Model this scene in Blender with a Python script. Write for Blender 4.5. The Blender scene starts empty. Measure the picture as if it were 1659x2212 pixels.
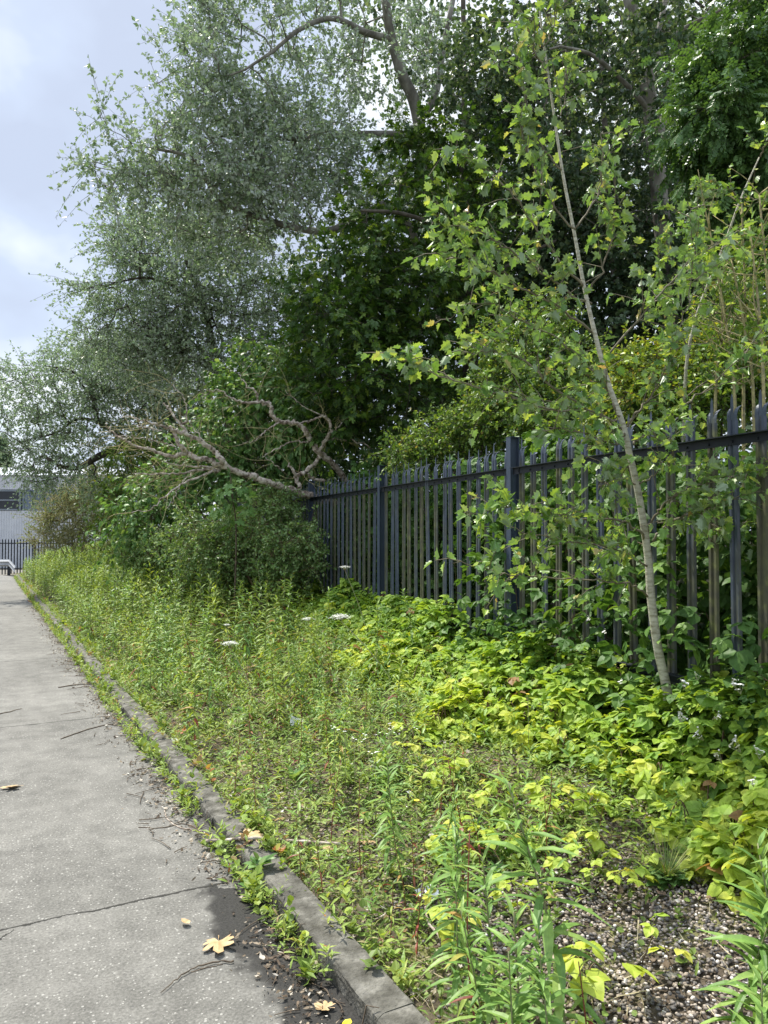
import bpy, math
import numpy as np

# ------------------------------------------------------------------ camera, sky, sun
SC = bpy.context.scene
COL = SC.collection
F = 1659.0                       # focal length in units of a 1659 x 2212 picture
PITCH = math.atan(44 / F)
CAMZ = 1.5
cam = bpy.data.cameras.new("camera")
cam.sensor_fit = 'VERTICAL'
cam.sensor_height = 36.0
cam.lens = 36.0 * F / 2212.0
cam.clip_start = 0.05
cam.clip_end = 3000
camo = bpy.data.objects.new("camera", cam)
COL.objects.link(camo)
camo.location = (0, 0, CAMZ)
camo.rotation_euler = (math.pi / 2 + PITCH, 0, 0)
SC.camera = camo

SUN_EL = math.radians(60)
SUN_AZ_VEC = np.array([-0.66, 0.75])           # horizontal direction towards the sun
SUN_AZ_VEC = SUN_AZ_VEC / np.linalg.norm(SUN_AZ_VEC)
world = bpy.data.worlds.new("World")
SC.world = world
world.use_nodes = True
wn = world.node_tree.nodes
wl = world.node_tree.links
wn.clear()
w_out = wn.new('ShaderNodeOutputWorld')
w_bg = wn.new('ShaderNodeBackground')
w_sky = wn.new('ShaderNodeTexSky')
w_sky.sky_type = 'NISHITA'
w_sky.sun_disc = False
w_sky.sun_elevation = SUN_EL
w_sky.sun_rotation = math.atan2(SUN_AZ_VEC[0], SUN_AZ_VEC[1])
w_sky.dust_density = 1.5
w_tc = wn.new('ShaderNodeTexCoord')
w_map = wn.new('ShaderNodeMapping')
w_map.inputs['Location'].default_value = (0.28, 0.1, 0.35)
w_map.inputs['Scale'].default_value = (1.0, 1.0, 1.5)
w_noise = wn.new('ShaderNodeTexNoise')
w_noise.inputs['Scale'].default_value = 2.6
w_noise.inputs['Detail'].default_value = 5
w_noise.inputs['Roughness'].default_value = 0.5
w_ramp = wn.new('ShaderNodeValToRGB')           # clouds, from grey-lavender undersides to white tops
cr = w_ramp.color_ramp
cr.elements[0].position = 0.40
cr.elements[0].color = (4.7, 5.35, 6.7, 1)
cr.elements[1].position = 0.60
cr.elements[1].color = (8.6, 9.1, 9.6, 1)
e = cr.elements.new(0.48)
e.color = (5.2, 6.0, 7.5, 1)
w_mix = wn.new('ShaderNodeMixRGB')
w_mix.inputs[0].default_value = 0.9
w_bg.inputs['Strength'].default_value = 0.092
wl.new(w_tc.outputs['Generated'], w_map.inputs[0])
wl.new(w_map.outputs[0], w_noise.inputs['Vector'])
wl.new(w_noise.outputs['Fac'], w_ramp.inputs[0])
wl.new(w_sky.outputs[0], w_mix.inputs[1])
wl.new(w_ramp.outputs[0], w_mix.inputs[2])
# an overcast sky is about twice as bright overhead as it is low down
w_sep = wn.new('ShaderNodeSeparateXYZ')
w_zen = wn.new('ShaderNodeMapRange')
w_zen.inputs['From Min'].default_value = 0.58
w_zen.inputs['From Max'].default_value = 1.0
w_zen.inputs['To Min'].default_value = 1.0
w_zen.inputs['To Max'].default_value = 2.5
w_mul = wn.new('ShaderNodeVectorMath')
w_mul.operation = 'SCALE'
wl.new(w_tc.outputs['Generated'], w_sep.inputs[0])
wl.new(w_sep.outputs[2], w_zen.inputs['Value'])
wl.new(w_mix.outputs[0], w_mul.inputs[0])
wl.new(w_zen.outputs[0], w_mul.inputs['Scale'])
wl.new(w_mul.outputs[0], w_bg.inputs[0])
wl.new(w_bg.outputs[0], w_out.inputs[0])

sun = bpy.data.lights.new("sun", 'SUN')
sun.energy = 4.6
sun.angle = math.radians(0.6)
sun.color = (1.0, 0.95, 0.86)
suno = bpy.data.objects.new("sun", sun)
COL.objects.link(suno)
suno.location = (-20, 10, 40)
suno.rotation_euler = (math.pi / 2 - SUN_EL, 0, math.atan2(SUN_AZ_VEC[0], -SUN_AZ_VEC[1]))

SC.view_settings.view_transform = 'Standard'
SC.view_settings.look = 'None'
SC.view_settings.exposure = 0.58
SC.view_settings.gamma = 1.0
SC.render.engine = 'CYCLES'
SC.cycles.max_bounces = 8
SC.cycles.diffuse_bounces = 3
SC.cycles.glossy_bounces = 2
SC.cycles.transmission_bounces = 5
SC.cycles.use_denoising = True

rng = np.random.default_rng(11)


# ------------------------------------------------------------------ helpers
def P(px, py, Y):
    """point at depth Y that stands where (px,py) of the 1659x2212 photograph shows it"""
    x = (px - 829.5) / F
    y = (1106.0 - py) / F
    c, s = math.cos(PITCH), math.sin(PITCH)
    k = Y / (c - s * y)
    return np.array([x * k, Y, CAMZ + k * (s + c * y)])


def nrm(a):
    a = np.asarray(a, float)
    return a / (np.linalg.norm(a, axis=-1, keepdims=True) + 1e-12)


KP = np.array([0.0075, 2.255])
KD = nrm(np.array([-0.465, 0.885]))
KN = np.array([KD[1], -KD[0]])


def to_ds(x, y):
    x = np.asarray(x, float)
    y = np.asarray(y, float)
    d = (x - KP[0]) * KN[0] + (y - KP[1]) * KN[1]
    s = x * KD[0] + y * KD[1]
    return d, s


S0 = KP @ KD


def from_ds(d, s):
    d = np.asarray(d, float)
    s = np.asarray(s, float)
    x = KP[0] + d * KN[0] + (s - S0) * KD[0]
    y = KP[1] + d * KN[1] + (s - S0) * KD[1]
    return x, y


def smooth(a, b, x):
    t = np.clip((x - a) / (b - a), 0, 1)
    return t * t * (3 - 2 * t)


def slope_far(y):
    return -0.05 * np.clip(np.asarray(y, float) - 26, 0, 22)


def ground(x, y):
    d, s = to_ds(x, y)
    z = 0.045 + 0.36 * smooth(0.5, 2.7, d) + 0.16 * np.clip(d - 2.9, 0, 6)
    z = z + 0.018 * np.sin(x * 3.1 + y * 1.7) + 0.012 * np.sin(x * 7.3 - y * 5.1)
    return np.where(d < 0, 0.0, z) + slope_far(y)


def fence_pt(t, off=0.0):
    """point on the fence line, off metres behind it"""
    dx, dy = -0.372, 0.928
    x = 1.0 + dx * t + off * dy
    y = 5.95 + dy * t - off * dx
    return x, y


def fence_t(x, y):
    return (x - 1.0) * -0.372 + (y - 5.95) * 0.928


def fence_off(x, y):
    return (x - 1.0) * 0.928 + (y - 5.95) * 0.372


class Acc:
    def __init__(self):
        self.V, self.L, self.S, self.R, self.M = [], [], [], [], []
        self.n = 0

    def raw(self, V, loops, sizes, rnd=None, mi=0):
        V = np.asarray(V, float).reshape(-1, 3)
        loops = np.asarray(loops, np.int64).ravel()
        sizes = np.asarray(sizes, np.int64).ravel()
        self.V.append(V)
        self.L.append(loops + self.n)
        self.S.append(sizes)
        self.n += len(V)
        self.R.append(np.zeros(len(sizes)) if rnd is None else np.broadcast_to(np.asarray(rnd, float), (len(sizes),)))
        self.M.append(np.broadcast_to(np.asarray(mi, np.int64), (len(sizes),)))
        return self

    def inst(self, T, pos, axis, up, size, rnd=None, mi=0):
        """copies of the template T: its y along axis, its z near up"""
        tv, tf = T
        pos = np.asarray(pos, float).reshape(-1, 3)
        N = len(pos)
        if N == 0:
            return self
        by = nrm(np.broadcast_to(axis, (N, 3)))
        up = np.broadcast_to(up, (N, 3))
        bx = nrm(np.cross(by, up) + 1e-6)
        bz = np.cross(bx, by)
        size = np.broadcast_to(size, (N,))
        V = pos[:, None, :] + size[:, None, None] * (
            tv[None, :, 0:1] * bx[:, None, :] + tv[None, :, 1:2] * by[:, None, :] + tv[None, :, 2:3] * bz[:, None, :])
        k = len(tv)
        fl = np.concatenate([np.asarray(f) for f in tf])
        fs = np.array([len(f) for f in tf])
        loops = (np.arange(N)[:, None] * k + fl[None, :])
        sizes = np.tile(fs, N)
        if rnd is None:
            rnd = rng.random(N)
        r = np.repeat(np.broadcast_to(rnd, (N,)), len(tf))
        m = np.repeat(np.broadcast_to(mi, (N,)), len(tf))
        return self.raw(V, loops, sizes, r, m)

    def edges(self, p0, p1, r0, r1, n=4, rnd=0.5, mi=0):
        p0 = np.asarray(p0, float).reshape(-1, 3)
        p1 = np.asarray(p1, float).reshape(-1, 3)
        M = len(p0)
        if M == 0:
            return self
        d = nrm(p1 - p0)
        ref = np.where(np.abs(d[:, 2:3]) < 0.9, np.array([[0, 0, 1.0]]), np.array([[1.0, 0, 0]]))
        bx = nrm(np.cross(d, ref))
        by = np.cross(d, bx)
        a = np.arange(n) * 2 * math.pi / n
        ring = np.cos(a)[None, :, None] * bx[:, None, :] + np.sin(a)[None, :, None] * by[:, None, :]
        r0 = np.broadcast_to(r0, (M,))[:, None, None]
        r1 = np.broadcast_to(r1, (M,))[:, None, None]
        V = np.concatenate([p0[:, None, :] + ring * r0, p1[:, None, :] + ring * r1], axis=1)
        i = np.arange(n)
        j = (i + 1) % n
        q = np.stack([i, j, j + n, i + n], 1).ravel()
        loops = np.arange(M)[:, None] * 2 * n + q[None, :]
        return self.raw(V, loops, np.full(M * n, 4), np.repeat(np.broadcast_to(rnd, (M,)), n), mi)

    def path(self, pts, rad, n=6, rnd=0.5, mi=0, cap=True):
        pts = np.asarray(pts, float)
        rad = np.broadcast_to(rad, (len(pts),))
        d = nrm(np.gradient(pts, axis=0))
        bx = None
        rings = []
        a = np.arange(n) * 2 * math.pi / n
        for k in range(len(pts)):
            if bx is None:
                ref = np.array([0, 0, 1.0]) if abs(d[k, 2]) < 0.9 else np.array([1.0, 0, 0])
                bx = nrm(np.cross(d[k], ref))
            else:
                bx = nrm(bx - d[k] * (bx @ d[k]))
            by = np.cross(d[k], bx)
            rings.append(pts[k] + rad[k] * (np.cos(a)[:, None] * bx + np.sin(a)[:, None] * by))
        V = np.concatenate(rings)
        loops, sizes = [], []
        for k in range(len(pts) - 1):
            for i in range(n):
                j = (i + 1) % n
                loops += [k * n + i, k * n + j, (k + 1) * n + j, (k + 1) * n + i]
                sizes.append(4)
        if cap:
            loops += list(range(n))[::-1]
            sizes.append(n)
            loops += [(len(pts) - 1) * n + i for i in range(n)]
            sizes.append(n)
        return self.raw(V, loops, sizes, rnd, mi)

    def box(self, c, sx, sy, sz, rot=0.0, rnd=0.5, mi=0):
        c = np.asarray(c, float)
        v = np.array([[x, y, z] for z in (-.5, .5) for y in (-.5, .5) for x in (-.5, .5)]) * np.array([sx, sy, sz])
        cr_, sr = math.cos(rot), math.sin(rot)
        v = np.stack([v[:, 0] * cr_ - v[:, 1] * sr, v[:, 0] * sr + v[:, 1] * cr_, v[:, 2]], 1) + c
        f = [0, 2, 3, 1, 4, 5, 7, 6, 0, 1, 5, 4, 2, 6, 7, 3, 0, 4, 6, 2, 1, 3, 7, 5]
        return self.raw(v, f, [4] * 6, rnd, mi)

    def mesh(self, name, mats, smooth_=False):
        V = np.concatenate(self.V) if self.V else np.zeros((0, 3))
        L = np.concatenate(self.L)
        S = np.concatenate(self.S)
        R = np.concatenate(self.R)
        M = np.concatenate(self.M)
        me = bpy.data.meshes.new(name)
        me.vertices.add(len(V))
        me.vertices.foreach_set('co', V.astype(np.float32).ravel())
        me.loops.add(len(L))
        me.loops.foreach_set('vertex_index', L.astype(np.int32))
        me.polygons.add(len(S))
        st = np.concatenate([[0], np.cumsum(S)[:-1]])
        me.polygons.foreach_set('loop_start', st.astype(np.int32))
        me.polygons.foreach_set('material_index', M.astype(np.int32))
        me.polygons.foreach_set('use_smooth', np.full(len(S), bool(smooth_)))
        at = me.attributes.new('rnd', 'FLOAT', 'FACE')
        at.data.foreach_set('value', R.astype(np.float32))
        for m in (mats if isinstance(mats, (list, tuple)) else [mats]):
            me.materials.append(m)
        me.update(calc_edges=True)
        return me

    def build(self, name, mats, parent=None, smooth_=False):
        return link(name, self.mesh(name, mats, smooth_), parent)


def link(name, me, parent=None):
    o = bpy.data.objects.new(name, me)
    COL.objects.link(o)
    if parent is not None:
        o.parent = parent
        o.matrix_parent_inverse = parent.matrix_world.inverted() if False else o.matrix_parent_inverse
    return o


def tag(o, label=None, cat=None, group=None, kind=None):
    if label:
        o['label'] = label
    if cat:
        o['category'] = cat
    if group:
        o['group'] = group
    if kind:
        o['kind'] = kind
    return o


def thing(name, label, cat, loc=(0, 0, 0), rz=0.0, group=None):
    o = bpy.data.objects.new(name, None)
    COL.objects.link(o)
    o.empty_display_size = 0.1
    o.location = loc
    o.rotation_euler = (0, 0, rz)
    return tag(o, label, cat, group)


def copy_tree(o, parent=None):
    c = o.copy()
    COL.objects.link(c)
    if parent is not None:
        c.parent = parent
    for ch in o.children:
        copy_tree(ch, c)
    return c


def spline(pts, k=6):
    """Catmull-Rom through pts"""
    p = np.asarray(pts, float)
    if len(p) < 3:
        t = np.linspace(0, 1, k + 1)[:, None]
        return p[0] * (1 - t) + p[-1] * t
    q = np.vstack([2 * p[0] - p[1], p, 2 * p[-1] - p[-2]])
    out = []
    for i in range(1, len(q) - 2):
        for t in np.arange(k) / k:
            out.append(0.5 * (2 * q[i] + (q[i + 1] - q[i - 1]) * t
                              + (2 * q[i - 1] - 5 * q[i] + 4 * q[i + 1] - q[i + 2]) * t * t
                              + (3 * q[i] - q[i - 1] - 3 * q[i + 1] + q[i + 2]) * t ** 3))
    out.append(p[-1])
    return np.array(out)


def rdir(n):
    return nrm(rng.normal(size=(n, 3)))


UP = np.array([0, 0, 1.0])


# ------------------------------------------------------------------ materials
def newmat(name):
    m = bpy.data.materials.new(name)
    m.use_nodes = True
    nt = m.node_tree
    nt.nodes.clear()
    out = nt.nodes.new('ShaderNodeOutputMaterial')
    return m, nt, out


def N(nt, t, **kw):
    n = nt.nodes.new(t)
    for k, v in kw.items():
        if k in n.inputs:
            n.inputs[k].default_value = v
        else:
            setattr(n, k, v)
    return n


def ramp(nt, stops, interp='LINEAR'):
    r = nt.nodes.new('ShaderNodeValToRGB')
    c = r.color_ramp
    c.interpolation = interp
    while len(c.elements) < len(stops):
        c.elements.new(0.5)
    for el, (p, col) in zip(c.elements, stops):
        el.position = p
        el.color = (*col, 1) if len(col) == 3 else col
    return r


def math_node(nt, op, a, b=None, c=None):
    n = nt.nodes.new('ShaderNodeMath')
    n.operation = op
    for i, v in enumerate((a, b, c)):
        if v is None:
            continue
        if hasattr(v, 'is_linked') or hasattr(v, 'links'):
            nt.links.new(v, n.inputs[i])
        else:
            n.inputs[i].default_value = v
    return n.outputs[0]


def leaf_mat(name, stops, trans=0.35, tcol=1.35, rough=0.5, spec=0.35, back=None, tint=(1.1, 1.0, 0.45)):
    """leaf: glossy front, light passing through; colour varies leaf by leaf; an underside colour where the species has one"""
    m, nt, out = newmat(name)
    at = N(nt, 'ShaderNodeAttribute', attribute_name='rnd')
    r = ramp(nt, stops)
    nt.links.new(at.outputs['Fac'], r.inputs[0])
    tc = N(nt, 'ShaderNodeTexCoord')
    nz = N(nt, 'ShaderNodeTexNoise', Scale=38.0, Detail=2.0)
    nt.links.new(tc.outputs['Object'], nz.inputs['Vector'])
    hs = N(nt, 'ShaderNodeHueSaturation')
    mr = N(nt, 'ShaderNodeMapRange')
    mr.inputs['From Min'].default_value = 0.3
    mr.inputs['From Max'].default_value = 0.7
    mr.inputs['To Min'].default_value = 0.8
    mr.inputs['To Max'].default_value = 1.2
    nt.links.new(nz.outputs['Fac'], mr.inputs['Value'])
    nt.links.new(mr.outputs[0], hs.inputs['Value'])
    nt.links.new(r.outputs[0], hs.inputs['Color'])
    colr = hs.outputs[0]
    p = N(nt, 'ShaderNodeBsdfPrincipled', Roughness=rough)
    p.inputs['Specular IOR Level'].default_value = spec
    if back is not None:
        g = N(nt, 'ShaderNodeNewGeometry')
        mx = N(nt, 'ShaderNodeMixRGB')
        nt.links.new(g.outputs['Backfacing'], mx.inputs[0])
        nt.links.new(colr, mx.inputs[1])
        mx.inputs[2].default_value = (*back, 1)
        nt.links.new(mx.outputs[0], p.inputs['Base Color'])
    else:
        nt.links.new(colr, p.inputs['Base Color'])
    t = N(nt, 'ShaderNodeBsdfTranslucent')
    mul = N(nt, 'ShaderNodeMixRGB', blend_type='MULTIPLY')
    mul.inputs[0].default_value = 1
    mul.inputs[2].default_value = (tcol * tint[0], tcol * tint[1], tcol * tint[2], 1)
    nt.links.new(colr, mul.inputs[1])
    nt.links.new(mul.outputs[0], t.inputs['Color'])
    ms = N(nt, 'ShaderNodeMixShader')
    ms.inputs[0].default_value = trans
    nt.links.new(p.outputs[0], ms.inputs[1])
    nt.links.new(t.outputs[0], ms.inputs[2])
    nt.links.new(ms.outputs[0], out.inputs[0])
    return m


def noise_mat(name, stops, scale=8.0, detail=5, rough=0.8, bump=0.3, bscale=None, stretch=(1, 1, 1), spec=0.3, metal=0.0, by_rnd=False):
    m, nt, out = newmat(name)
    tc = N(nt, 'ShaderNodeTexCoord')
    mp = N(nt, 'ShaderNodeMapping', Scale=stretch)
    nt.links.new(tc.outputs['Object'], mp.inputs[0])
    nz = N(nt, 'ShaderNodeTexNoise', Scale=scale, Detail=detail, Roughness=0.6)
    nt.links.new(mp.outputs[0], nz.inputs['Vector'])
    r = ramp(nt, stops)
    if by_rnd:
        at = N(nt, 'ShaderNodeAttribute', attribute_name='rnd')
        f = math_node(nt, 'MULTIPLY_ADD', nz.outputs['Fac'], 0.5, math_node(nt, 'SUBTRACT', at.outputs['Fac'], 0.25))
        nt.links.new(f, r.inputs[0])
    else:
        nt.links.new(nz.outputs['Fac'], r.inputs[0])
    p = N(nt, 'ShaderNodeBsdfPrincipled', Roughness=rough, Metallic=metal)
    p.inputs['Specular IOR Level'].default_value = spec
    nt.links.new(r.outputs[0], p.inputs['Base Color'])
    if bump:
        b = N(nt, 'ShaderNodeBump', Strength=bump, Distance=0.01)
        n2 = N(nt, 'ShaderNodeTexNoise', Scale=bscale or scale * 4, Detail=4.0)
        nt.links.new(mp.outputs[0], n2.inputs['Vector'])
        nt.links.new(n2.outputs['Fac'], b.inputs['Height'])
        nt.links.new(b.outputs[0], p.inputs['Normal'])
    nt.links.new(p.outputs[0], out.inputs[0])
    return m


M_POPLAR = leaf_mat('white_poplar_leaf', [(0.0, (0.125, 0.19, 0.09)), (0.5, (0.225, 0.305, 0.16)), (1.0, (0.38, 0.45, 0.30))], 0.28, 1.1, 0.45, 0.4, back=(0.40, 0.45, 0.40), tint=(0.95, 1.08, 0.7))
M_WILLOW = leaf_mat('grey_willow_leaf', [(0.0, (0.16, 0.235, 0.12)), (0.5, (0.27, 0.36, 0.205)), (1.0, (0.40, 0.48, 0.32))], 0.28, 1.1, 0.45, 0.4, back=(0.38, 0.43, 0.37), tint=(0.95, 1.08, 0.7))
M_MAPLE = leaf_mat('maple_leaf', [(0.0, (0.03, 0.07, 0.014)), (0.6, (0.052, 0.115, 0.018)), (0.9, (0.12, 0.21, 0.03)), (1.0, (0.2, 0.28, 0.04))], 0.3, 1.3, 0.42, 0.35)
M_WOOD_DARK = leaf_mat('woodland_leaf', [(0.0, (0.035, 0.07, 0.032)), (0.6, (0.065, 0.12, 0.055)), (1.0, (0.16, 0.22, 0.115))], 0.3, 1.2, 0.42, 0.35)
M_ASH = leaf_mat('ash_leaf', [(0.0, (0.055, 0.125, 0.035)), (1.0, (0.12, 0.23, 0.065))], 0.3, 1.2, 0.38, 0.4)
M_HAW = leaf_mat('hawthorn_leaf', [(0.0, (0.07, 0.145, 0.028)), (0.5, (0.135, 0.235, 0.045)), (0.95, (0.25, 0.35, 0.06)), (1.0, (0.33, 0.26, 0.08))], 0.35, 1.3, 0.45, 0.35)
M_HAWY = leaf_mat('yellow_hawthorn_leaf', [(0.0, (0.10, 0.18, 0.03)), (0.5, (0.19, 0.28, 0.04)), (0.93, (0.36, 0.41, 0.06)), (1.0, (0.42, 0.27, 0.07))], 0.35, 1.3, 0.45, 0.35)
M_LILAC = leaf_mat('broad_shrub_leaf', [(0.0, (0.075, 0.165, 0.045)), (0.6, (0.14, 0.27, 0.075)), (1.0, (0.27, 0.40, 0.15))], 0.32, 1.25, 0.45, 0.3)
M_TAMA = leaf_mat('brown_shrub_leaf', [(0.0, (0.20, 0.235, 0.13)), (0.6, (0.30, 0.34, 0.20)), (1.0, (0.40, 0.46, 0.29))], 0.25, 1.1, 0.6, 0.2)
M_ROSE = leaf_mat('rose_leaf', [(0.0, (0.10, 0.185, 0.055)), (0.6, (0.175, 0.29, 0.09)), (1.0, (0.31, 0.42, 0.18))], 0.3, 1.2, 0.42, 0.4)
M_BRAM_D = leaf_mat('shaded_bramble_leaf', [(0.0, (0.045, 0.105, 0.022)), (0.6, (0.09, 0.185, 0.036)), (1.0, (0.17, 0.28, 0.06))], 0.32, 1.25, 0.5, 0.22)  # bramble leaf with the shade by the fence put into its colour
M_BRAM_L = leaf_mat('sunlit_bramble_leaf', [(0.0, (0.10, 0.20, 0.035)), (0.3, (0.19, 0.33, 0.05)), (0.7, (0.34, 0.47, 0.06)), (0.96, (0.48, 0.54, 0.08)), (0.985, (0.50, 0.50, 0.10)), (1.0, (0.32, 0.19, 0.08))], 0.36, 1.3, 0.5, 0.25)  # the same leaf with sunlight put into its yellow-green
M_SAPL = leaf_mat('sapling_leaf', [(0.0, (0.09, 0.19, 0.045)), (0.55, (0.165, 0.30, 0.06)), (0.85, (0.28, 0.42, 0.075)), (0.97, (0.40, 0.50, 0.10)), (1.0, (0.42, 0.28, 0.14))], 0.35, 1.3, 0.38, 0.45, back=(0.26, 0.34, 0.20))
M_WILH = leaf_mat('willowherb_leaf', [(0.0, (0.12, 0.235, 0.055)), (0.6, (0.20, 0.345, 0.08)), (1.0, (0.31, 0.44, 0.12))], 0.35, 1.25, 0.45, 0.35)
M_WILY = leaf_mat('pale_willowherb_leaf', [(0.0, (0.17, 0.26, 0.05)), (0.6, (0.27, 0.385, 0.075)), (0.93, (0.40, 0.47, 0.10)), (1.0, (0.40, 0.16, 0.06))], 0.35, 1.25, 0.5, 0.3)
M_RED = leaf_mat('red_leaf', [(0.0, (0.16, 0.045, 0.03)), (0.6, (0.28, 0.07, 0.045)), (1.0, (0.38, 0.2, 0.09))], 0.3, 1.1, 0.45, 0.3)
M_COVER = leaf_mat('ground_cover_leaf', [(0.0, (0.10, 0.165, 0.035)), (0.5, (0.185, 0.27, 0.055)), (0.85, (0.29, 0.35, 0.075)), (0.92, (0.38, 0.33, 0.16)), (1.0, (0.30, 0.20, 0.10))], 0.3, 1.2, 0.5, 0.3)
M_STRAW = leaf_mat('straw', [(0.0, (0.25, 0.2, 0.11)), (1.0, (0.52, 0.46, 0.3))], 0.15, 1.0, 0.7, 0.2)
M_LITTER = leaf_mat('dead_leaf', [(0.0, (0.05, 0.037, 0.026)), (0.45, (0.13, 0.095, 0.065)), (0.8, (0.33, 0.27, 0.19)), (1.0, (0.60, 0.57, 0.50))], 0.1, 1.0, 0.7, 0.2)
M_TAN = noise_mat('tan_dry_leaf', [(0.3, (0.33, 0.215, 0.10)), (0.5, (0.45, 0.315, 0.16)), (0.7, (0.54, 0.40, 0.23))], 26, 5, 0.6, 0.2)
M_YELLOW = noise_mat('yellow_petal', [(0.3, (0.75, 0.58, 0.03)), (0.7, (0.85, 0.7, 0.06))], 30, 2, 0.5, 0)
M_WHITE = noise_mat('white_petal', [(0.3, (0.72, 0.72, 0.66)), (0.7, (0.85, 0.85, 0.8))], 60, 2, 0.6, 0)
M_PAPER = noise_mat('white_paper', [(0.3, (0.72, 0.74, 0.78)), (0.7, (0.84, 0.85, 0.87))], 30, 3, 0.6, 0.1)
M_BARKP = noise_mat('poplar_bark', [(0.3, (0.07, 0.062, 0.05)), (0.5, (0.17, 0.16, 0.13)), (0.7, (0.30, 0.29, 0.25))], 5, 6, 0.85, 0.6, 18, (1, 1, 0.5))
M_BARKD = noise_mat('dark_bark', [(0.3, (0.035, 0.03, 0.022)), (0.7, (0.12, 0.105, 0.08))], 8, 5, 0.9, 0.6, 25, (1, 1, 0.4))
M_BARKS = noise_mat('sapling_bark', [(0.32, (0.22, 0.20, 0.14)), (0.5, (0.42, 0.40, 0.31)), (0.72, (0.56, 0.54, 0.45))], 20, 6, 0.75, 0.4, 50, (1, 1, 3.5))
M_BRANCH = noise_mat('branch_bark', [(0.3, (0.10, 0.085, 0.055)), (0.6, (0.20, 0.175, 0.12)), (0.75, (0.28, 0.255, 0.19))], 16, 4, 0.75, 0.2, 40)
M_DEAD = noise_mat('dead_wood', [(0.38, (0.12, 0.085, 0.065)), (0.48, (0.36, 0.30, 0.24)), (0.62, (0.58, 0.52, 0.44))], 17, 9, 0.8, 0.6, 30, (1, 1, 1))
M_LICHEN = noise_mat('lichen_stem', [(0.35, (0.22, 0.19, 0.12)), (0.55, (0.40, 0.35, 0.16)), (0.7, (0.54, 0.48, 0.22))], 22, 4, 0.8, 0.3)
M_TWIG = noise_mat('twig', [(0.3, (0.06, 0.045, 0.03)), (0.7, (0.17, 0.13, 0.09))], 20, 3, 0.8, 0.2)
M_STEMG = noise_mat('green_stem', [(0.3, (0.16, 0.19, 0.08)), (0.6, (0.25, 0.25, 0.12)), (0.75, (0.28, 0.19, 0.12))], 12, 3, 0.6, 0)
M_STEMR = noise_mat('red_stem', [(0.3, (0.17, 0.045, 0.035)), (0.7, (0.28, 0.09, 0.06))], 12, 3, 0.55, 0)
M_CANE = noise_mat('bramble_cane', [(0.3, (0.09, 0.08, 0.035)), (0.7, (0.17, 0.10, 0.06))], 12, 3, 0.6, 0)


def fence_material():
    m, nt, out = newmat('painted_steel')
    tc = N(nt, 'ShaderNodeTexCoord')
    oi = N(nt, 'ShaderNodeObjectInfo')
    add = N(nt, 'ShaderNodeVectorMath', operation='ADD')
    comb = N(nt, 'ShaderNodeCombineXYZ')
    nt.links.new(math_node(nt, 'MULTIPLY', oi.outputs['Random'], 37.0), comb.inputs[0])
    nt.links.new(tc.outputs['Object'], add.inputs[0])
    nt.links.new(comb.outputs[0], add.inputs[1])
    mp = N(nt, 'ShaderNodeMapping', Scale=(9, 9, 1.3))
    nt.links.new(add.outputs[0], mp.inputs[0])
    nz = N(nt, 'ShaderNodeTexNoise', Scale=1.6, Detail=6.0, Roughness=0.65)
    nt.links.new(mp.outputs[0], nz.inputs['Vector'])
    sep = N(nt, 'ShaderNodeSeparateXYZ')
    nt.links.new(tc.outputs['Object'], sep.inputs[0])
    # algae: more on some pales than others, fading out near the top of the pale
    zf = N(nt, 'ShaderNodeMapRange')
    zf.inputs['From Min'].default_value = 1.50
    zf.inputs['From Max'].default_value = 1.80
    zf.inputs['To Min'].default_value = 0.62
    zf.inputs['To Max'].default_value = 0.0
    zf.clamp = True
    nt.links.new(sep.outputs[2], zf.inputs['Value'])
    a = math_node(nt, 'ADD', zf.outputs[0], math_node(nt, 'MULTIPLY_ADD', oi.outputs['Random'], 0.55, -0.38))
    a = math_node(nt, 'ADD', a, math_node(nt, 'MULTIPLY_ADD', nz.outputs['Fac'], 1.5, -0.72))
    sm = N(nt, 'ShaderNodeMapRange', interpolation_type='SMOOTHSTEP')
    sm.inputs['From Min'].default_value = 0.25
    sm.inputs['From Max'].default_value = 0.75
    nt.links.new(a, sm.inputs['Value'])
    n2 = N(nt, 'ShaderNodeTexNoise', Scale=14.0, Detail=5.0)
    nt.links.new(add.outputs[0], n2.inputs['Vector'])
    alg = ramp(nt, [(0.35, (0.062, 0.060, 0.042)), (0.55, (0.085, 0.086, 0.045)), (0.72, (0.155, 0.17, 0.055))])
    nt.links.new(n2.outputs['Fac'], alg.inputs[0])
    paint = ramp(nt, [(0.3, (0.036, 0.050, 0.078)), (0.7, (0.062, 0.082, 0.118))])
    nt.links.new(n2.outputs['Fac'], paint.inputs[0])
    mx = N(nt, 'ShaderNodeMixRGB')
    nt.links.new(sm.outputs[0], mx.inputs[0])
    nt.links.new(paint.outputs[0], mx.inputs[1])
    nt.links.new(alg.outputs[0], mx.inputs[2])
    p = N(nt, 'ShaderNodeBsdfPrincipled')
    nt.links.new(mx.outputs[0], p.inputs['Base Color'])
    rr = math_node(nt, 'MULTIPLY_ADD', sm.outputs[0], 0.35, 0.42)
    nt.links.new(rr, p.inputs['Roughness'])
    b = N(nt, 'ShaderNodeBump', Strength=0.15, Distance=0.004)
    nt.links.new(n2.outputs['Fac'], b.inputs['Height'])
    nt.links.new(b.outputs[0], p.inputs['Normal'])
    nt.links.new(p.outputs[0], out.inputs[0])
    return m


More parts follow.
